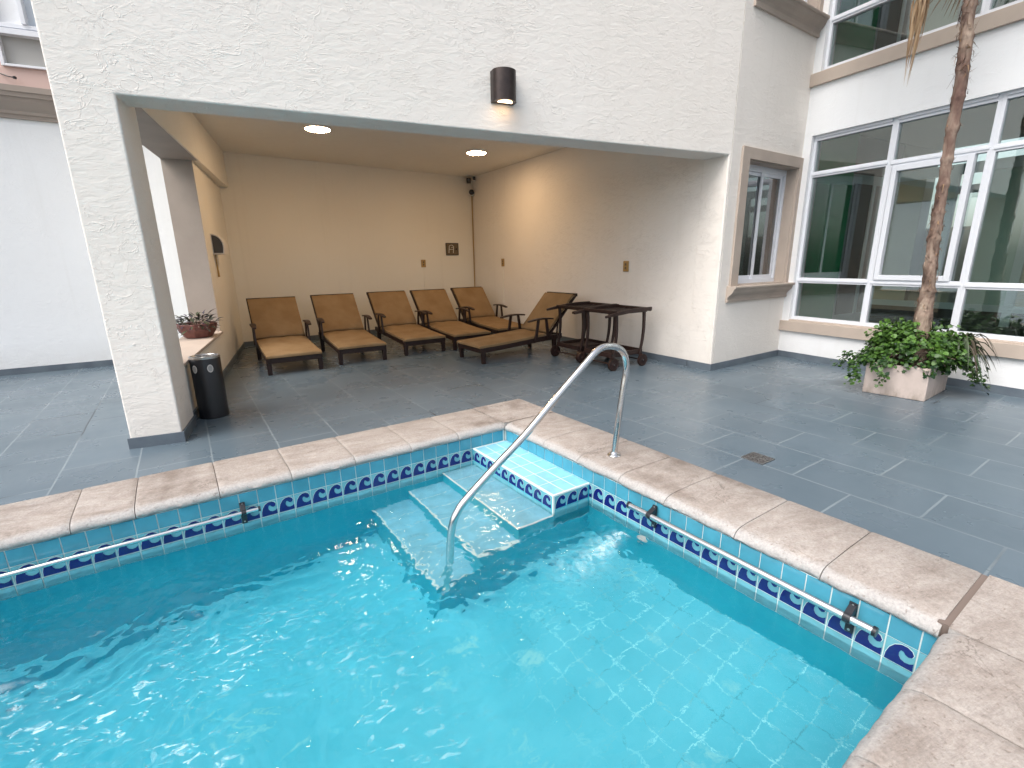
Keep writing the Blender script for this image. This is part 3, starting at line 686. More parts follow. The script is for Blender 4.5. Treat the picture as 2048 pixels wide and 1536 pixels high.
def kp(b_, name, par=None, **kw):
    o = b_.build(name, **kw); o.parent = par or pk
    if par is None: o.matrix_parent_inverse = Matrix.Translation((3, -9.4, -3.4))
    return o
b = MB(); b.box(-9, -1.4, 9.4, 9.7, 0, 4.02, 'pink_wall'); b.box(-9, -3.40, 9.4, 9.7, 4.02, 7.0, 'pink_wall'); b.box(-1.9, -1.4, 9.4, 9.7, 4.02, 7, 'pink_wall'); b.box(-3.40, -1.9, 9.4, 9.7, 5.9, 7, 'pink_wall')
kp(b, 'wall')
b = MB(); b.box(-3.40, -3.36, 9.36, 9.46, 4.02, 5.9, 'frame_white'); b.box(-3.36, -1.9, 9.36, 9.46, 4.02, 4.05, 'frame_white'); b.box(-3.36, -1.9, 9.34, 9.46, 4.40, 4.47, 'frame_white'); b.box(-3.36, -1.9, 9.37, 9.46, 4.49, 4.54, 'frame_white')
b.box(-3.08, -3.03, 9.34, 9.46, 4.54, 5.9, 'frame_white')
fr = kp(b, 'window', bevel=.004)
b = MB(); b.box(-3.36, -1.9, 9.44, 9.45, 4.05, 4.40, 'grey_panel'); b.build('lower_pane', fr)
b = MB(); b.box(-3.36, -3.08, 9.44, 9.45, 4.54, 5.9, 'stucco_side'); b.box(-3.03, -1.9, 9.44, 9.45, 4.54, 5.9, 'frame_grey'); b.build('upper_pane', fr)
b = MB(); b.tube([(-3.44, 9.38, 3.92), (-3.34, 9.33, 3.88), (-3.29, 9.33, 3.875)], .008, 'black_metal', 8); b.lathe([(.0, -.02), (.02, -.015), (.022, .01), (0, .02)], (-3.28, 9.33, 3.875), 'black_metal', 10); kp(b, 'wall_hook')
# ------------------------------------------------------------------ sun loungers
W_, LS, ZS, ZH, YB, ZT = .688, 1.156, .268, .34, .504, .889
def seatz(y): return ZS+(ZH-ZS)*min(1, y/LS)
def make_lounger(loc, rz, label):
    t = thing('sun_lounger', label, 'sun lounger', loc, rz, 'wooden sun loungers in the alcove')
    hw = W_/2
    def slab(pts, th, name, crease=0):
        # pts: list of (y,z) along; cushion grid with soft edges
        b = MB(); nx = 10; ny = len(pts); vs = []
        for j, (y, z) in enumerate(pts):
            a = pts[max(j-1, 0)]; c = pts[min(j+1, ny-1)]; d = Vector((c[0]-a[0], c[1]-a[1])).normalized(); nrm = (-d.y, d.x)
            e = min(j, ny-1-j)/2.0; e = min(1, .25+.75*e) if e < 1 else 1
            for i in range(nx+1):
                x = -hw+.012+(W_-.024)*i/nx; ex = min(i, nx-i); k = (.35 if ex == 0 else .85 if ex == 1 else 1)*e
                q = th*k*(.5)+.004*math.sin(i*1.7+j*.9)*(ex > 0)
                vs.append((x, y+nrm[0]*q, z+nrm[1]*q))
            for i in range(nx+1):
                x = -hw+.012+(W_-.024)*i/nx; vs.append((x, y-nrm[0]*th*.45, z-nrm[1]*th*.45))
        s = 2*(nx+1); fs = []
        for j in range(ny-1):
            for i in range(nx):
                fs.append((j*s+i, j*s+i+1, (j+1)*s+i+1, (j+1)*s+i)); k = nx+1
                fs.append((j*s+k+i, (j+1)*s+k+i, (j+1)*s+k+i+1, j*s+k+i+1))
            fs.append((j*s, (j+1)*s, (j+1)*s+nx+1, j*s+nx+1)); fs.append((j*s+nx, j*s+2*nx+1, (j+1)*s+2*nx+1, (j+1)*s+nx))
        for j in (0, ny-1):
            for i in range(nx): fs.append((j*s+i, j*s+i+1, j*s+nx+1+i+1, j*s+nx+1+i))
        b.add(vs, fs, 'fabric_tan'); return b.build(name, t, smooth=True, auto=60)
    th = .05
    slab([(y, seatz(y)-.024-.010*math.sin(math.pi*min(1, y/LS))) for y in [0, .01, .03, .15, .3, .45, .6, .75, .9, 1.05, 1.10, 1.13, 1.145]], th, 'seat_cushion')
    bd = Vector((YB, ZT-ZH)); bl_ = bd.length; bd.normalize()
    slab([(LS+.012+bd.x*s_, ZH-.006+bd.y*s_) for s_ in [0, .012, .03, .12, .25, .38, .50, .60, bl_-.05, bl_-.03, bl_-.02]], th, 'back_cushion')
    # frame
    b = MB(); 
    for sx in (-1, 1):
        b.bar((sx*(hw-.03), .02, ZS-.082), (sx*(hw-.03), LS+.30, ZH-.075), .035, .07, 'wood_dark')
    b.bar((-hw+.03, .04, ZS-.084), (hw-.03, .04, ZS-.084), .035, .068, 'wood_dark', (0, 0, 1)); b.bar((-hw+.03, LS+.28, ZH-.075), (hw-.03, LS+.28, ZH-.075), .035, .06, 'wood_dark')
    for k in range(9): y = .12+k*.12; b.bar((-hw+.03, y, seatz(y)-.06), (hw-.03, y, seatz(y)-.06), .06, .014, 'wood_dark')
    b.build('frame', t, bevel=.004)
    b = MB(); nb = Vector((0, bd.y, -bd.x))*.04
    p0 = Vector((0, LS+.02, ZH-.02)); p1 = p0+Vector((0, bd.x, bd.y))*(bl_+.02)
    for sx in (-1, 1): b.bar(p0+nb+Vector((sx*(hw-.018), 0, 0)), p1+nb+Vector((sx*(hw-.018), 0, 0)), .036, .03, 'wood_dark')
    b.bar(p1+nb+Vector((-hw, 0, 0)), p1+nb+Vector((hw, 0, 0)), .045, .045, 'wood_dark')
    for k in range(6):
        q = p0+nb+Vector((0, bd.x, bd.y))*(bl_*(k+.6)/6.5); b.bar(q+Vector((-hw+.03, 0, 0)), q+Vector((hw-.03, 0, 0)), .05, .014, 'wood_dark', (0, -bd.y, bd.x))
    b.bar(p0+nb+Vector((hw-.12, bd.x*.4, bd.y*.4)), (hw-.12, LS+.28, .24), .02, .02, 'wood_dark'); b.bar(p0+nb+Vector((-hw+.12, bd.x*.4, bd.y*.4)), (-hw+.12, LS+.28, .24), .02, .02, 'wood_dark')
    b.build('back_frame', t, bevel=.004)
    for sx in (-1, 1):
        for y, zt_ in ((.06, ZS-.05), (LS+.16, ZH-.05)):
            b = MB(); b.bar((sx*(hw-.035), y, zt_), (sx*(hw-.035), y+.005, 0), .062, .055, 'wood_dark', (0, 1, 0), .05, .045); b.build('leg', t, bevel=.004)
        # armrest: bowed paddle on two splayed struts
        b = MB(); n = 9; vs = []
        for k in range(n):
            f_ = k/(n-1); y = LS-.36+.46*f_; z = .535+.022*math.sin(math.pi*f_)-.012*(1-f_); hw2 = .034*math.sin(math.pi*(.18+.68*f_))+.004; x = sx*(hw+.012)
            vs += [(x-hw2, y, z-.011), (x+hw2, y, z-.011), (x+hw2, y, z+.011), (x-hw2, y, z+.011)]
        fs = [(i*4+k, i*4+(k+1) % 4, (i+1)*4+(k+1) % 4, (i+1)*4+k) for i in range(n-1) for k in range(4)]+[(0, 1, 2, 3), tuple(range(4*n-4, 4*n))]
        b.add(vs, fs, 'wood_dark')
        ar = b.build('armrest', t, bevel=.005)
        x = sx*(hw+.010)
        for y0, y1 in ((LS-.22, LS-.17), (LS+.02, LS-.03)):
            b = MB(); b.bar((x, y0, .24), (x, y1, .54), .022, .048, 'wood_dark', (0, 1, 0), .022, .04); b.build('strut', ar, bevel=.003)
    return t
Ls = [(-.199, 6.64, 9.5, 'leftmost tan cushioned lounger, nearest the low wall with the pot'),
      (.678, 6.906, 8.6, 'second tan cushioned lounger from the left in the back row'),
      (1.635, 7.166, 9.8, 'third tan cushioned lounger from the left, middle of the back row'),
      (2.432, 7.259, 10.4, 'fourth back row lounger, bare top rail above its cushion, foot behind the crosswise lounger'),
      (3.299, 7.586, 10.3, 'farthest lounger tucked in the alcove corner under the cable'),
      (2.036, 6.342, -78.6, 'tan cushioned lounger set crosswise in front, its foot pointing left')]
L0 = make_lounger((Ls[0][0], Ls[0][1], 0), R(Ls[0][2]), Ls[0][3])
for x, y, a, lab in Ls[1:]: dup(L0, (x, y, 0), R(a), lab)

# ------------------------------------------------------------------ serving carts
def make_cart(loc, rz, label, Wd, Ln):
    t = thing('serving_cart', label, 'cart', loc, rz, 'dark wooden serving carts')
    def leg(y, x0, x1):
        n = 9; b = MB(); pts = []
        for k in range(n):
            f_ = k/(n-1); z = .15+(.555)*f_; x = x0+(x1-x0)*f_+.028*math.sin(math.pi*f_*1.0)
            pts.append((x, y, z, .030+.012*f_))
        vs = []
        for x, yy, z, s_ in pts: vs += [(x-s_/2, yy-.014, z), (x+s_/2, yy-.014, z), (x+s_/2, yy+.014, z), (x-s_/2, yy+.014, z)]
        fs = [(i*4+k, i*4+(k+1) % 4, (i+1)*4+(k+1) % 4, (i+1)*4+k) for i in range(n-1) for k in range(4)]+[(0, 1, 2, 3), tuple(range(4*n-4, 4*n))]
        b.add(vs, fs, 'wood_dark'); b.build('leg', t, bevel=.004)
    for y in (.03, Wd-.03): leg(y, .02, .05); leg(y, Ln-.03, Ln+.02)
    for y in (.0, Wd):
        b = MB(); n = 13; vs = []
        for k in range(n):
            f_ = k/(n-1); x = -.16+(Ln+.28)*f_; z = .695+.058*math.sin(min(1, f_*1.25)*math.pi/2)-.004*f_; h_ = .018+.012*min(1, f_*3)
            vs += [(x, y-.014, z-h_), (x, y+.014, z-h_), (x, y+.014, z+h_*.6), (x, y-.014, z+h_*.6)]
        fs = [(i*4+k, i*4+(k+1) % 4, (i+1)*4+(k+1) % 4, (i+1)*4+k) for i in range(n-1) for k in range(4)]+[(0, 1, 2, 3), tuple(range(4*n-4, 4*n))]
        b.add(vs, fs, 'wood_dark'); b.build('handle_rail', t, bevel=.004)
    b = MB()
    b.box(.02, Ln+.06, .016, Wd-.016, .705, .722, 'wood_dark'); b.bar((.02, .0, .735), (.02, Wd, .735), .022, .035, 'wood_dark'); b.bar((Ln+.11, .0, .735), (Ln+.11, Wd, .735), .022, .045, 'wood_dark')
    for k in range(6): y = .05+k*(Wd-.1)/5; b.box(.03, Ln+.10, y-.012, y+.012, .722, .728, 'wood_dark')
    b.build('top_tray', t, bevel=.003)
    b = MB(); b.box(.0, Ln+.03, .045, Wd-.045, .165, .183, 'wood_dark')
    for y in (.045, Wd-.045): b.bar((.0, y, .19), (Ln+.03, y, .19), .02, .06, 'wood_dark')
    for x in (.0, Ln+.03): b.bar((x, .045, .19), (x, Wd-.045, .19), .02, .06, 'wood_dark')
    b.build('lower_shelf', t, bevel=.003)
    b = MB()
    for x in (.0, Ln): b.tube([(x, .0, .08), (x, Wd, .08)], .009, 'wood_dark', 8); b.bar((x, .035, .08), (x, .035, .17), .03, .03, 'wood_dark'); b.bar((x, Wd-.035, .08), (x, Wd-.035, .17), .03, .03, 'wood_dark')
    b.build('axle', t)
    for x in (.0, Ln):
        for y in (0, Wd):
            b = MB(); n = 28; vs = []
            pr = [(.0, -.017), (.022, -.017), (.026, -.012), (.066, -.012), (.072, -.017), (.080, -.015), (.080, .015), (.072, .017), (.066, .012), (.026, .012), (.022, .017), (.0, .017)]
            for r_, d_ in pr:
                for k in range(n): an = 2*math.pi*k/n; vs.append((x+r_*math.cos(an), y+d_, .08+r_*math.sin(an)))
            fs = [(i*n+k, i*n+(k+1) % n, (i+1)*n+(k+1) % n, (i+1)*n+k) for i in range(len(pr)-1) for k in range(n)]
            b.add(vs, fs, 'wood_dark'); wh = b.build('wheel', t, smooth=True, auto=35)
            b = MB(); b.tube([(x, y-.022, .08), (x, y+.022, .08)], .007, 'steel_dull', 10); b.build('hub_cap', wh, smooth=True)
    return t
make_cart((3.483, 4.896, 0), R(10), 'dark wooden trolley nearest the camera, partly behind the pool handrail', .585, .53)
make_cart((3.397, 5.54, 0), R(10), 'dark wooden trolley behind the other one, beside the crosswise lounger', .56, .53)

# ------------------------------------------------------------------ pool handrail and grab bars
b = MB()
hp = [(1.89, 2.606, .017), (1.905, 2.609, .14), (1.931, 2.614, .348), (1.955, 2.619, .50), (1.973, 2.622, .61), (1.970, 2.622, .68), (1.945, 2.617, .745), (1.89, 2.606, .79), (1.82, 2.591, .811), (1.743, 2.576, .811), (1.678, 2.562, .785), (1.594, 2.545, .722), (1.36, 2.50, .536), (1.125, 2.45, .348), (.90, 2.405, .19), (.707, 2.366, .045), (.660, 2.356, -.004), (.632, 2.350, -.05), (.613, 2.347, -.12), (.603, 2.344, -.20), (.595, 2.342, -.285), (.58, 2.338, -.45), (.57, 2.336, -.62)]
def smooth_path(p, n=6):
    out = []
    for i in range(len(p)-1):
        a, b_, c, d = (Vector(p[max(i-1, 0)]), Vector(p[i]), Vector(p[i+1]), Vector(p[min(i+2, len(p)-1)]))
        for k in range(n):
            t = k/n; out.append(.5*((2*b_)+(c-a)*t+(2*a-5*b_+4*c-d)*t*t+(3*b_-a-3*c+d)*t**3))
    out.append(Vector(p[-1])); return out
hr = thing('pool_handrail', 'curved stainless steel handrail running from the coping down into the pool steps', 'handrail', (1.89, 2.606, .017))
b.tube(smooth_path(hp), .0222, 'steel', 20); o = b.build('tube', smooth=True); o.parent = hr; o.matrix_parent_inverse = Matrix.Translation((-1.89, -2.606, -.017))
b = MB(); b.lathe([(.021, .0), (.046, .0), (.047, .006), (.040, .013), (.028, .018), (.0225, .03), (.021, .03)], (0, 0, .001), 'steel', 28); b.build('base_flange', hr, smooth=True)
def grab(name, F, l0, l1, brs, z, lab, rad=.0185):
    o0 = F(brs[0], 0, z); t = thing(name, lab, 'grab bar', o0, 0, 'steel bars along the pool tiles'); inv = Matrix.Translation((-o0[0], -o0[1], -o0[2]))
    b = MB(); b.tube([F(l0, .05, z), F(l1, .05, z)], rad, 'steel', 18); o = b.build('bar', smooth=True); o.parent = t; o.matrix_parent_inverse = inv
    for e in (l0, l1): 
        s_ = -1 if e == l0 else 1; b = MB()
        b.tube([F(e-s_*.004, .05, z), F(e+s_*.010, .05, z)], rad+.003, 'black_plastic', 16)
        o = b.build('end_cap', smooth=True); o.parent = t; o.matrix_parent_inverse = inv
    for c in brs:
        b = MB(); b.box(c-.016, c+.016, .001, .010, z-.095, z+.052, 'black_plastic', F)
        b.hexa([F(c-.014, .009, z+.010), F(c+.014, .009, z+.010), F(c+.014, .04, z-.008), F(c-.014, .04, z-.008), F(c-.014, .009, z+.045), F(c+.014, .009, z+.045), F(c+.014, .058, z+.020), F(c-.014, .058, z+.020)], 'black_plastic')
        b.tube([F(c-.014, .05, z), F(c+.014, .05, z)], rad+.005, 'black_plastic', 18)
        b.tube([F(c, .010, z+.043), F(c, .014, z+.043)], .005, 'steel_dull', 8); b.tube([F(c, .010, z-.08), F(c, .014, z-.08)], .006, 'steel_dull', 8)
        o = b.build('bracket', bevel=.002); o.parent = t; o.matrix_parent_inverse = inv
grab('grab_bar', lambda a, o, z: PU(.0+o, a, z), 1.445, 2.735, (1.60, 2.64), -.120, 'stainless steel bar with black brackets on the right pool wall')
grab('grab_bar', lambda a, o, z: PU(a, o, z), 1.935, 4.6, (2.02, 3.3, 4.4), -.158, 'long stainless steel bar with black brackets on the left pool wall', .0135)

# ------------------------------------------------------------------ lamps
def ceiling_light(x, y, lab):
    t = thing('ceiling_light', lab, 'ceiling light', (x, y, CZ), 0, 'round lit ceiling lights')
    b = MB(); b.lathe([(.17, -.001), (.172, -.022), (.168, -.03), (.158, -.03), (.155, -.024), (.1, -.001)], (0, 0, 0), 'lamp_rim', 40); b.build('rim', t, smooth=True)
    b = MB(); b.lathe([(.155, -.022), (.14, -.034), (.08, -.040), (.001, -.042)], (0, 0, 0), 'lamp_glow', 40); b.build('diffuser', t, smooth=True)
ceiling_light(.40, 7.33, 'lit round flush ceiling light on the left, above the loungers'); ceiling_light(2.83, 7.97, 'lit round flush ceiling light on the right, near the camera corner')
t = thing('wall_lamp', 'dark bronze half round wall lamp glowing downward on the white facade', 'wall lamp', (1.80, 4.352, 2.83), R(.3))
b = MB(); n = 20; hw, dp = .107, .15
prof = [(-hw, 0), (-hw, -.055)]+[(-hw*math.cos(math.pi*k/n), -.055-(dp-.055)*math.sin(math.pi*k/n)) for k in range(1, n)]+[(hw, -.055), (hw, 0)]
b.prism(prof, -.115, .13, 'lamp_bronze'); b.build('housing', t, smooth=True, auto=30)
b = MB(); b.prism([(x*.62, -.02+y*.72) for x, y in prof[1:-1]], -.118, -.1155, 'wall_lamp_glow'); b.build('lens', t)

# ------------------------------------------------------------------ things on the alcove walls
FB_ = wallframe((-1.055, 9.30), (3.55, 10.36)); FR_ = wallframe((3.55, 10.36), (4.506, 4.70))
def on_wall(F, s, z, name, lab, cat, group=None):
    p = F(s, 0, z); q = F(s+1, 0, z); t = thing(name, lab, cat, p, math.atan2(q[1]-p[1], q[0]-p[0]), group); return t
def outlet(F, s, z, lab, conduit):
    t = on_wall(F, s, z, 'wall_outlet', lab, 'outlet', 'brass coloured wall outlets')
    b = MB(); b.box(-.052, .052, -.012, .0, -.075, .075, 'outlet_gold'); b.build('plate', t, bevel=.004)
    b = MB(); b.box(-.016, .016, -.016, -.012, -.04, -.006, 'plaque'); b.box(-.016, .016, -.016, -.012, .01, .044, 'plaque'); b.build('socket', t, bevel=.002)
    if conduit:
        b = MB(); b.box(-.009, .009, -.010, 0, -z+SB, -.075, 'stucco_inside'); b.build('conduit', t, bevel=.003)
def sof(A, p): return math.hypot(p[0]-A[0], p[1]-A[1])
outlet(FB_, sof((-1.055, 9.30), (2.336, 10.081)), 1.35, 'brass outlet with thin conduit on the back wall, left of the plaque', True)
outlet(FR_, sof((3.55, 10.36), (3.749, 9.16)), 1.348, 'brass outlet with thin conduit on the right wall, near the corner', True)
outlet(FR_, sof((3.55, 10.36), (4.302, 5.84)), 1.272, 'brass outlet without conduit above the trolleys', False)
t = on_wall(FB_, sof((-1.055, 9.30), (3.01, 10.237)), 1.64, 'wall_plaque', 'small square bronze plaque with pale mark on the back wall', 'plaque')
b = MB(); b.box(-.15, .15, -.02, 0, -.125, .125, 'plaque'); b.box(-.15, .15, -.026, -.0201, .113, .125, 'black_metal'); b.box(-.15, .15, -.026, -.0201, -.125, -.113, 'black_metal'); b.box(-.15, -.138, -.026, -.0201, -.113, .113, 'black_metal'); b.box(.138, .15, -.026, -.0201, -.113, .113, 'black_metal'); b.build('panel', t, bevel=.002)
b = MB()
for a, c in (((-.09, -.08), (-.075, .07)), ((-.075, .07), (-.01, .085)), ((-.01, .085), (.03, .05)), ((.03, .05), (.015, -.08)), ((-.085, -.005), (.02, -.005)), ((-.03, .035), (.02, .035))):
    b.bar((a[0], -.024, a[1]), (c[0], -.024, c[1]), .008, .020, 'plaque_mark', (0, 1, 0))
b.build('mark', t); b = MB(); b.lathe([(.001, 0), (.018, 0), (.018, .012), (.001, .012)], (.09, 0, 0), 'black_metal', 16); o = b.build('knob', t); o.rotation_euler = (R(90), 0, 0); o.location = (0, -.02, 0)
# cable and cameras in the corner
b = MB(); b.tube([(3.535, 10.335, 2.78), (3.536, 10.338, 1.8), (3.536, 10.338, SB)], .011, 'outlet_gold', 8); tag(b.build('corner_cable', smooth=True), 'thin vertical cable conduit in the back corner of the alcove', 'cable')
t = thing('security_camera', 'small black boxy security camera under the ceiling in the corner', 'camera', (3.44, 10.22, 3.02), R(-20), 'corner security cameras')
b = MB(); b.box(-.045, .045, -.14, .02, -.05, .04, 'black_metal'); b.build('housing', t, bevel=.01)
b = MB(); b.box(.045, .19, .0, .03, -.01, .015, 'white_plastic'); b.box(.08, .17, .02, .05, .0, .09, 'black_metal'); b.build('bracket', t)
b = MB(); b.lathe([(.03, 0), (.032, .01), (.02, .012), (.001, .004)], (0, 0, 0), 'black_plastic', 20); o = b.build('lens', t, smooth=True); o.rotation_euler = (R(90), 0, 0); o.location = (0, -.14, -.005)
t = thing('security_camera', 'round white rimmed security camera hanging below the boxy one', 'camera', (3.50, 10.24, 2.80), R(-20), 'corner security cameras')
b = MB(); b.lathe([(.062, 0), (.068, .02), (.066, .09), (.03, .12)], (0, 0, 0), 'white_plastic', 28); o = b.build('housing', t, smooth=True); o.rotation_euler = (R(90), 0, 0)
o.location = (0, -.02, 0); o.scale = (1, 1, -1)
b = MB(); b.lathe([(.056, .0), (.05, .018), (.03, .03), (.001, .034)], (0, 0, 0), 'black_plastic', 28); o = b.build('lens', t, smooth=True); o.rotation_euler = (R(90), 0, 0); o.location = (0, -.02, 0)
b = MB(); b.tube([(.0, .02, .06), (.0, .03, .17)], .011, 'white_plastic', 8); b.build('arm', t)
# paper dispenser on the left wall
t = thing('wall_dispenser', 'rounded white dispenser with dark side mounted on the left alcove wall', 'dispenser', (-1.052, 7.55, 1.64), 0)
n = 14; prof = [(0, -.13), (.13, -.13), (.14, -.05)]+[(.14*math.cos(math.pi/2*k/n), -.02+.155*math.sin(math.pi/2*k/n)) for k in range(n+1)]
prof = [(max(0, x), z) for x, z in prof]
b = MB(); m_ = len(prof); b.add([(x, 0, z) for x, z in prof]+[(x, .34, z) for x, z in prof], [tuple(range(m_)), tuple(range(2*m_-1, m_-1, -1))]+[(i, (i+1) % m_, m_+(i+1) % m_, m_+i) for i in range(m_)], 'white_plastic'); b.build('cover', t, smooth=True, auto=30)
b = MB(); pi = [(.012+x*.82, z*.86) for x, z in prof]; b.add([(x, -.0015, z) for x, z in pi], [tuple(range(m_))], 'interior_dark'); b.build('side_plate', t, fix=False)
b = MB(); b.tube([(.02, .05, -.13), (.015, .07, -.25), (.02, .05, -.42)], [.006, .009, .013], 'outlet_gold', 8); b.build('cord', t, smooth=True)

# ------------------------------------------------------------------ bin
t = thing('litter_bin', 'black cylindrical ash bin with two oval holes behind the pier', 'bin', (-.902, 5.02, 0), R(-8))
b = MB(); b.lathe([(.118, 0), (.122, .004), (.122, .555), (.119, .562)], (0, 0, 0), 'black_metal', 48); b.build('body', t, smooth=True)
for an in (-118, -58):
    b = MB(); n = 20; A_ = R(an); vs = []; vs2 = []
    for k in range(n):
        th_ = 2*math.pi*k/n; la = .024*math.cos(th_); zz = .47+.036*math.sin(th_)
        aa = A_+la/.122; vs.append((.1235*math.cos(aa), .1235*math.sin(aa), zz)); aa2 = A_+la*.72/.122; vs2.append((.1245*math.cos(aa2), .1245*math.sin(aa2), .47+.027*math.sin(th_)))
    b.add(vs, [tuple(range(n))], 'white_plastic'); b.add(vs2, [tuple(range(n))], 'grey_panel'); b.build('oval_hole', t, fix=False)
b = MB(); b.lathe([(.124, .555), (.124, .572), (.108, .574), (.100, .562), (.045, .560), (.04, .566), (.001, .566)], (0, 0, 0), 'steel_dull', 40)
for k in range(4): a_ = R(45+90*k); b.bar((.03*math.cos(a_), .03*math.sin(a_), .572), (.112*math.cos(a_), .112*math.sin(a_), .572), .02, .006, 'steel')
b.build('ashtray_top', t, smooth=True)

# ------------------------------------------------------------------ leaves
class Leaves(MB):
    def __init__(s): super().__init__(); s.tone = []
    def leaf(s, c, d, nrm, ln, wd, mat, tone, shape='ivy', fold=.25):
        d = Vector(d).normalized(); nrm = Vector(nrm); nrm = (nrm-d*nrm.dot(d))
        if nrm.length < 1e-3: nrm = d.orthogonal()
        nrm.normalize(); sd_ = d.cross(nrm); c = Vector(c)
        if shape == 'ivy': pl_ = [(0, 0), (-.5, .15), (-.30, .42), (-.46, .66), (-.14, .74), (0, 1.0), (.14, .74), (.46, .66), (.30, .42), (.5, .15)]
        elif shape == 'round': pl_ = [(0, 0), (-.36, .12), (-.5, .42), (-.36, .78), (0, 1), (.36, .78), (.5, .42), (.36, .12)]
        else: pl_ = [(0, 0), (-.3, .25), (-.5, .5), (-.25, .8), (0, 1), (.25, .8), (.5, .5), (.3, .25)]
        vs = [c+d*(ln*.55)]+[c+d*ln*y+sd_*wd*x+nrm*(abs(x)*wd*fold-.10*ln*y*y) for x, y in pl_]
        n = len(pl_); s.add(vs, [(0, i+1, (i+1) % n+1) for i in range(n)], mat); s.tone += [tone]*len(vs)
    def ribbon(s, pts, wd, mat, tone, fold=.0):
        pts = [Vector(p) for p in pts]; n = len(pts); vs = []
        for i, p in enumerate(pts):
            t = (pts[min(i+1, n-1)]-pts[max(i-1, 0)]).normalized(); sd_ = t.cross(Vector((0, 0, 1)))
            if sd_.length < .05: sd_ = Vector((1, 0, 0))
            sd_.normalize(); w = wd*(.35+.65*math.sin(math.pi*min(1, .18+.82*i/(n-1)))) if i < n-1 else .001
            vs += [p-sd_*w/2+Vector((0, 0, w*fold)), p, p+sd_*w/2+Vector((0, 0, w*fold))]
        s.add(vs, [q for i in range(n-1) for q in ((i*3, i*3+1, i*3+4, i*3+3), (i*3+1, i*3+2, i*3+5, i*3+4))], mat); s.tone += [tone]*len(vs)
def rnd(a, b_): return random.uniform(a, b_)
# planter box
pl = thing('planter_box', 'square beige painted planter box on the grey deck', 'planter', (5.211, 2.946, 0))
aA, aB, aC = Vector((5.211, 2.946)), Vector((5.351, 2.462)), Vector((6.020, 2.612)); aD = aA+aC-aB
cen = (aA+aC)/2
b = MB(); q = [(aA-aA)[:], (aB-aA)[:], (aC-aA)[:], (aD-aA)[:]]
qi = [tuple(Vector(x)+(Vector(cen-aA)-Vector(x)).normalized()*.06) for x in q]
vs = [(*p, 0) for p in q]+[(*p, .315) for p in q]+[(*p, .315) for p in qi]+[(*p, .27) for p in qi]
b.add(vs, [(3, 2, 1, 0)]+[(i, (i+1) % 4, 4+(i+1) % 4, 4+i) for i in range(4)]+[(4+i, 4+(i+1) % 4, 8+(i+1) % 4, 8+i) for i in range(4)]+[(8+i, 8+(i+1) % 4, 12+(i+1) % 4, 12+i) for i in range(4)], 'planter_paint'); b.build('box', pl, bevel=.006)
b = MB(); b.add([(*p, .275) for p in qi], [(0, 1, 2, 3)], 'soil'); b.build('soil', pl)
CX, CY = cen
# ivy bush
iv = thing('ivy_bush', 'dense trailing green ivy spilling over the planter', 'plant', (CX, CY, .28))
lv = Leaves(); ta = -Vector((.89, .44, 0)); tb = Vector((.44, -.89, 0))   # towards camera / image right
def ivy(p, n_, size, tonec):
    for _ in range(n_):
        q = Vector(p)+Vector((rnd(-1, 1), rnd(-1, 1), rnd(-1, 1)))*size
        out = (q-Vector((0, 0, .05))); out.z = abs(out.z)*.4+.15; out.normalize()
        d = Vector((rnd(-1, 1), rnd(-1, 1), rnd(-.9, .3))).normalized(); s_ = rnd(.024, .050)
        lv.leaf(q, d, out+Vector((rnd(-.4, .4), rnd(-.4, .4), rnd(.1, .8))), s_, s_*rnd(.8, 1.05), 'ivy_leaf', max(0, min(1, tonec+rnd(-.45, .45))), 'ivy' if random.random() < .5 else 'round')
clumps = []
for _ in range(120):
    an = rnd(0, 2*math.pi); r_ = math.sqrt(random.random()); el = random.random()
    x = .03+.37*r_*math.cos(an); y = -.05+.39*r_*math.sin(an); z = (.12+.32*math.sqrt(max(0, 1-r_*r_)))*(.5+.5*el)
    clumps.append((x, y, z))
for _ in range(48):   # skirt hanging over the rim
    an = rnd(0, 2*math.pi); rr = rnd(.30, .38); clumps.append((rr*math.cos(an), rr*math.sin(an), rnd(.03, .15)))
for x, y, z in clumps: ivy((x, y, z), 30, .055, .25+.5*max(0, z/.4)+rnd(-.15, .2))
# trailing shoots
for a0, ln_, dr in ((2.75, .20, .26), (2.6, .13, .22), (-.9, .22, .30), (-.7, .17, .20), (3.15, .10, .22), (-1.3, .1, .2), (2.3, .2, .12)):
    for k in range(10):
        f_ = k/9; r_ = .42+ln_*f_; p = (r_*math.cos(a0+.15*math.sin(k)), r_*math.sin(a0+.15*math.sin(k)), .08-dr*f_*f_*.9)
        ivy(p, 9, .035, .3)
# upright sprays left of the trunk
for k in range(16):
    an = rnd(1.6, 3.4); r_ = rnd(.08, .34); ht = rnd(.34, .50)-r_*.25
    for j in range(7): ivy((r_*math.cos(an)*(1+j*.05), r_*math.sin(an)*(1+j*.05), .20+(ht-.2)*j/6), 5, .026, .75)
lv.build('foliage', iv, fix=False, smooth=True)
b = MB()
for k in range(40):
    an = rnd(0, 6.28); r_ = rnd(.1, .44); b.tube([(.08*math.cos(an), .08*math.sin(an), -.02), (r_*.6*math.cos(an), r_*.6*math.sin(an), .16), (r_*math.cos(an), r_*math.sin(an), rnd(.05, .26))], [.006, .005, .003], 'bark', 5)
b.build('stem', iv)
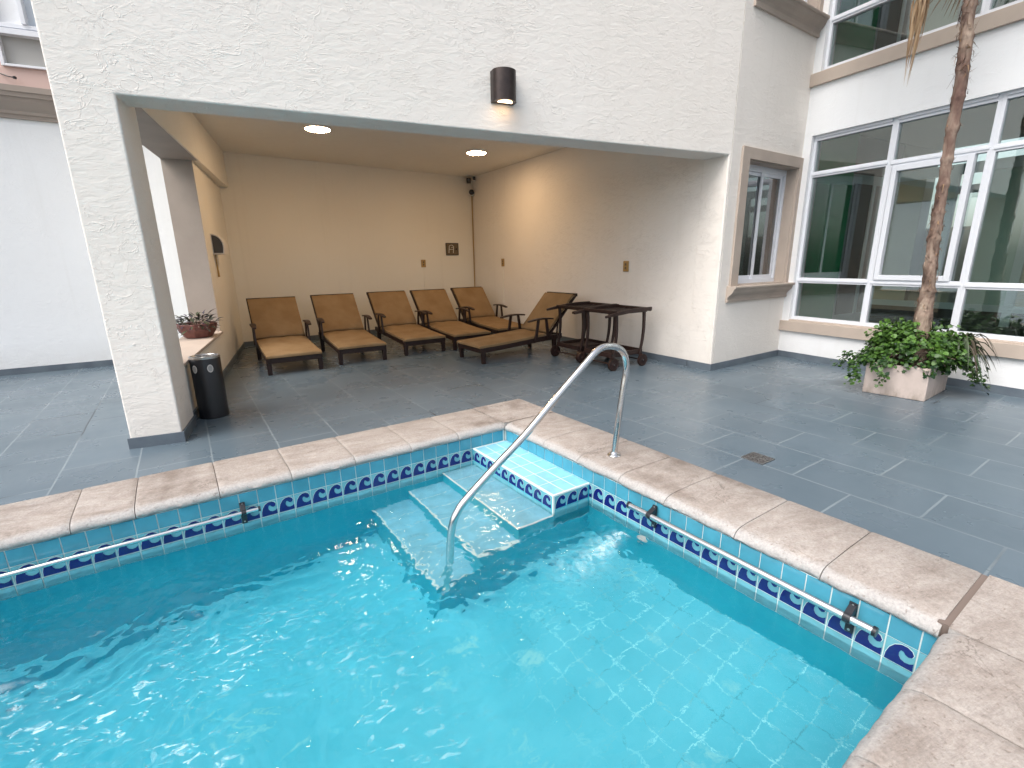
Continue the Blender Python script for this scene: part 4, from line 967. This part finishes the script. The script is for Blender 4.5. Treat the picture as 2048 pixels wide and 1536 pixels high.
# strap leaved plant
sp = thing('strap_leaf_plant', 'arching strap leaved plant with browned tips, right side of the planter', 'plant', (CX+.16, CY-.26, .28))
lv = Leaves()
for k in range(46):
    an = rnd(-2.6, .7); ln_ = rnd(.22, .38); hgt = rnd(.20, .38); dr = rnd(.15, .42); n = 9; pts = []
    for i in range(n):
        f_ = i/(n-1); pts.append((math.cos(an)*ln_*f_, math.sin(an)*ln_*f_, hgt*math.sin(min(1, f_*1.6)*math.pi/2)*(1) - dr*max(0, f_-.35)**2*2.0))
    lv.ribbon(pts, rnd(.018, .034), 'strap_leaf', rnd(0, .45) if k % 4 else rnd(.6, 1), .3)
lv.build('foliage', sp, fix=False, smooth=True)
# palm
pm = thing('palm_tree', 'thin fibrous trunked palm rising from the planter past the windows', 'tree', (5.61, 2.74, .28))
tp = [(5.625, 2.71, .25), (5.617, 2.737, .74), (5.612, 2.748, 1.1), (5.602, 2.766, 1.50), (5.598, 2.772, 1.8), (5.593, 2.785, 2.17), (5.59, 2.787, 2.5), (5.591, 2.789, 2.83), (5.580, 2.81, 3.15), (5.571, 2.829, 3.42), (5.573, 2.83, 3.9), (5.58, 2.84, 4.5), (5.58, 2.84, 4.9)]
tp = smooth_path(tp, 14); b = MB(); n = 22; vs = []
for i, p in enumerate(tp):
    z = p.z; base = (.064-.023*min(1, max(0, z-.7)/1.0)+.008*max(0, min(1, z-2.6))) if z > .6 else .066+.05*(.6-z)
    ring = .010*max(0, math.sin(z*26+2*noise.noise(Vector((0, 0, z*2)))))**6
    for k in range(n):
        an = 2*math.pi*k/n; r_ = base+ring+.014*noise.noise(Vector((math.cos(an)*1.5, math.sin(an)*1.5, z*3.2)))*.7+.009*noise.noise(Vector((math.cos(an)*5, math.sin(an)*5, z*14)))
        vs.append((p.x+r_*math.cos(an)-5.61, p.y+r_*math.sin(an)-2.74, z-.28))
b.add(vs, [(i*n+k, i*n+(k+1) % n, (i+1)*n+(k+1) % n, (i+1)*n+k) for i in range(len(tp)-1) for k in range(n)], 'bark')
b.build('trunk', pm, smooth=True, auto=80)
lv = Leaves()
for i in range(900):
    z = rnd(.5, 4.7)
    if 1.85 < z < 2.9 and random.random() < .8: continue
    p = min(tp, key=lambda q_: abs(q_.z-z)); an = rnd(0, 6.28); o_ = Vector((math.cos(an), math.sin(an), 0)); tg = Vector((-o_.y, o_.x, 0))
    big = z > 2.9; s_ = rnd(.03, .07) if not big else rnd(.05, .12); rr = (.045 if 1.2 < z else .060)
    c = Vector((p.x-5.61, p.y-2.74, z-.28))+o_*rr
    pts_ = [c, c+o_*.006+Vector((0, 0, s_*.4*rnd(-1, 1)))+tg*s_*.4*rnd(-1, 1), c+o_*rnd(.008, .03 if not big else .06)+Vector((0, 0, s_*rnd(-.9, 1)))+tg*s_*rnd(-.8, .8)]
    lv.ribbon(pts_, rnd(.004, .012), 'frond_dead' if random.random() < .35 else 'bark', rnd(0, .5))
lv.build('trunk_fibre', pm, fix=False)
def frond(name, start, dirv, length, droop, mat, tones, fan=.9, nleaf=42, hang=0):
    lv = Leaves(); d = Vector(dirv).normalized(); p0 = Vector(start); pts = []
    for i in range(9):
        f_ = i/8; pts.append(p0+d*length*f_+Vector((0, 0, -droop*f_*f_)))
    lv.ribbon(pts, .03, mat, tones[0], .2)
    e = pts[-1]; dd = (pts[-1]-pts[-2]).normalized()
    side = dd.cross(Vector((0, 0, 1))); side = side.normalized() if side.length > .01 else Vector((1, 0, 0))
    for k in range(nleaf):
        a = (k/(nleaf-1)-.5)*math.pi*1.25*fan; ld = (dd*math.cos(a)+side*math.sin(a)).normalized(); ll = rnd(.42, .62); q = []
        for i in range(7):
            f_ = i/6; v_ = ld*ll*f_*(1-hang*.75)+Vector((0, 0, -(.25+hang*.9)*ll*f_*f_-hang*ll*f_*.4)); q.append(e+v_+Vector((rnd(-.01, .01),)*3)*f_)
        lv.ribbon(q, .026, mat, rnd(*tones), .35)
    return lv.build(name, pm, fix=False)
top = Vector((-.03, .10, 4.55))
for k in range(15):
    an = k*2.4; el = rnd(.15, .9); frond('frond', top, (math.cos(an)*math.cos(el), math.sin(an)*math.cos(el), math.sin(el)), rnd(.6, .85), rnd(.15, .4), 'frond_green', (0.1, .9))
# the dead frond that hangs into view, and two shorter brown ones
lv = Leaves(); e = Vector((-.17, .36, 3.42)); T0 = Vector((-.03, .09, 3.20))
pts = [T0+(e-T0)*f_+Vector((0, 0, .16*math.sin(f_*math.pi))) for f_ in [i/8 for i in range(9)]]
lv.ribbon(pts, .035, 'frond_dead', .3, .2)
for k in range(64):
    l_ = rnd(.35, .86) if k < 46 else rnd(.15, .3); ox = rnd(-.05, .05); oy = rnd(-.10, .08); q = []
    for i in range(8):
        f_ = i/7; sp_ = 1.5*math.sin(f_*math.pi*.55+.2)*(1-f_*.72); q.append(e+Vector((ox*sp_*.9+.010*math.sin(k+5*f_), .05+oy*sp_*.8+.02*f_, .05-l_*f_+.03*math.sin(3*f_))))
    lv.ribbon(q, rnd(.008, .020), 'frond_dead', rnd(.1, 1), .4)
lv.build('frond', pm, fix=False)
lv = Leaves()
for k in range(26):
    an = rnd(-.9, 1.7)+1.4; l_ = rnd(.2, .45); q = [Vector((-.03, .09, 3.34))+Vector((math.cos(an)*l_*f_, math.sin(an)*l_*f_, .10*math.sin(f_*3)-.12*f_*f_+rnd(-.004, .004))) for f_ in [i/6 for i in range(7)]]
    lv.ribbon(q, .012, 'frond_dead', rnd(0, .8), .3)
lv.build('frond', pm, fix=False)

# ------------------------------------------------------------------ pot on the ledge
pt = thing('clay_bowl', 'faceted terracotta bowl on the low wall ledge', 'flower pot', (-1.205, 6.60, .551))
b = MB(); n = 8; prof = [(.135, 0), (.145, .01), (.195, .085), (.212, .15), (.212, .165), (.192, .165), (.185, .13), (.001, .128)]
b.lathe(prof, (0, 0, 0), 'terracotta', 8); b.build('bowl', pt, bevel=.006)
pp2 = thing('purple_trailing_plant', 'purple and green leaved plant growing in the terracotta bowl', 'plant', (-1.205, 6.60, .68))
lv = Leaves()
for k in range(170):
    an = rnd(0, 6.28); l_ = rnd(.10, .27); hh = rnd(.0, .14); q = Vector((math.cos(an)*l_*.75, math.sin(an)*l_*.75, hh-.5*l_*(l_ > .2)*rnd(.2, 1)*.6))
    d = Vector((math.cos(an+rnd(-.5, .5)), math.sin(an+rnd(-.5, .5)), rnd(-.5, .8))); s_ = rnd(.07, .13)
    lv.leaf(q, d, (rnd(-.3, .3), rnd(-.3, .3), 1), s_, s_*.26, 'purple_leaf', random.random(), 'lance', .5)
lv.build('foliage', pp2, fix=False)
b = MB()
for k in range(26):
    an = rnd(0, 6.28); l_ = rnd(.08, .24); b.tube([(.03*math.cos(an), .03*math.sin(an), -.01), (l_*.5*math.cos(an), l_*.5*math.sin(an), .06), (l_*math.cos(an), l_*math.sin(an), rnd(-.03, .10))], .003, 'bark', 5)
b.build('stem', pp2)

# ------------------------------------------------------------------ floor drain
t = thing('floor_drain', 'small square metal floor drain grate in the grey deck', 'drain', (2.786, 2.166, .004), R(10))
b = MB(); b.box(-.078, .078, -.078, .078, -.02, .0, 'interior_dark'); b.build('sump', t)
b = MB()
for x0, x1, y0, y1 in ((-.078, .078, -.078, -.070), (-.078, .078, .070, .078), (-.078, -.070, -.070, .070), (.070, .078, -.070, .070)): b.box(x0, x1, y0, y1, .0005, .003, 'steel_dull')
for rr in (.020, .038, .056):
    for k in range(10):
        a0 = k*36+ (18 if rr == .038 else 0); n = 4; vs = []
        for i in range(n+1):
            a_ = R(a0+24*i/n)
            for q_ in (rr-.005, rr+.005): vs.append((q_*math.cos(a_), q_*math.sin(a_), .003))
        b.add(vs, [(2*i, 2*i+1, 2*i+3, 2*i+2) for i in range(n)], 'steel_dull')
for k in range(5): a_ = R(k*72); b.bar((.012*math.cos(a_), .012*math.sin(a_), .003), (.070*math.cos(a_), .070*math.sin(a_), .003), .006, .002, 'steel_dull')
b.build('grate', t, fix=False)
# low wooden stool whose corner enters the frame at the right edge
t = thing('wooden_stool', 'corner of a low reddish wooden stool at the right edge of the deck', 'stool', (3.905, 1.205, 0), R(-40))
mat('wood_red', (.20, .07, .045), .5)
b = MB(); b.box(0, .3, -.3, 0, .028, .05, 'wood_red'); b.build('seat', t, bevel=.004)
for x, y in ((.02, -.02), (.28, -.02), (.02, -.28), (.28, -.28)):
    b = MB(); b.box(x-.018, x+.018, y-.018, y+.018, 0, .028, 'wood_red'); b.build('leg', t)
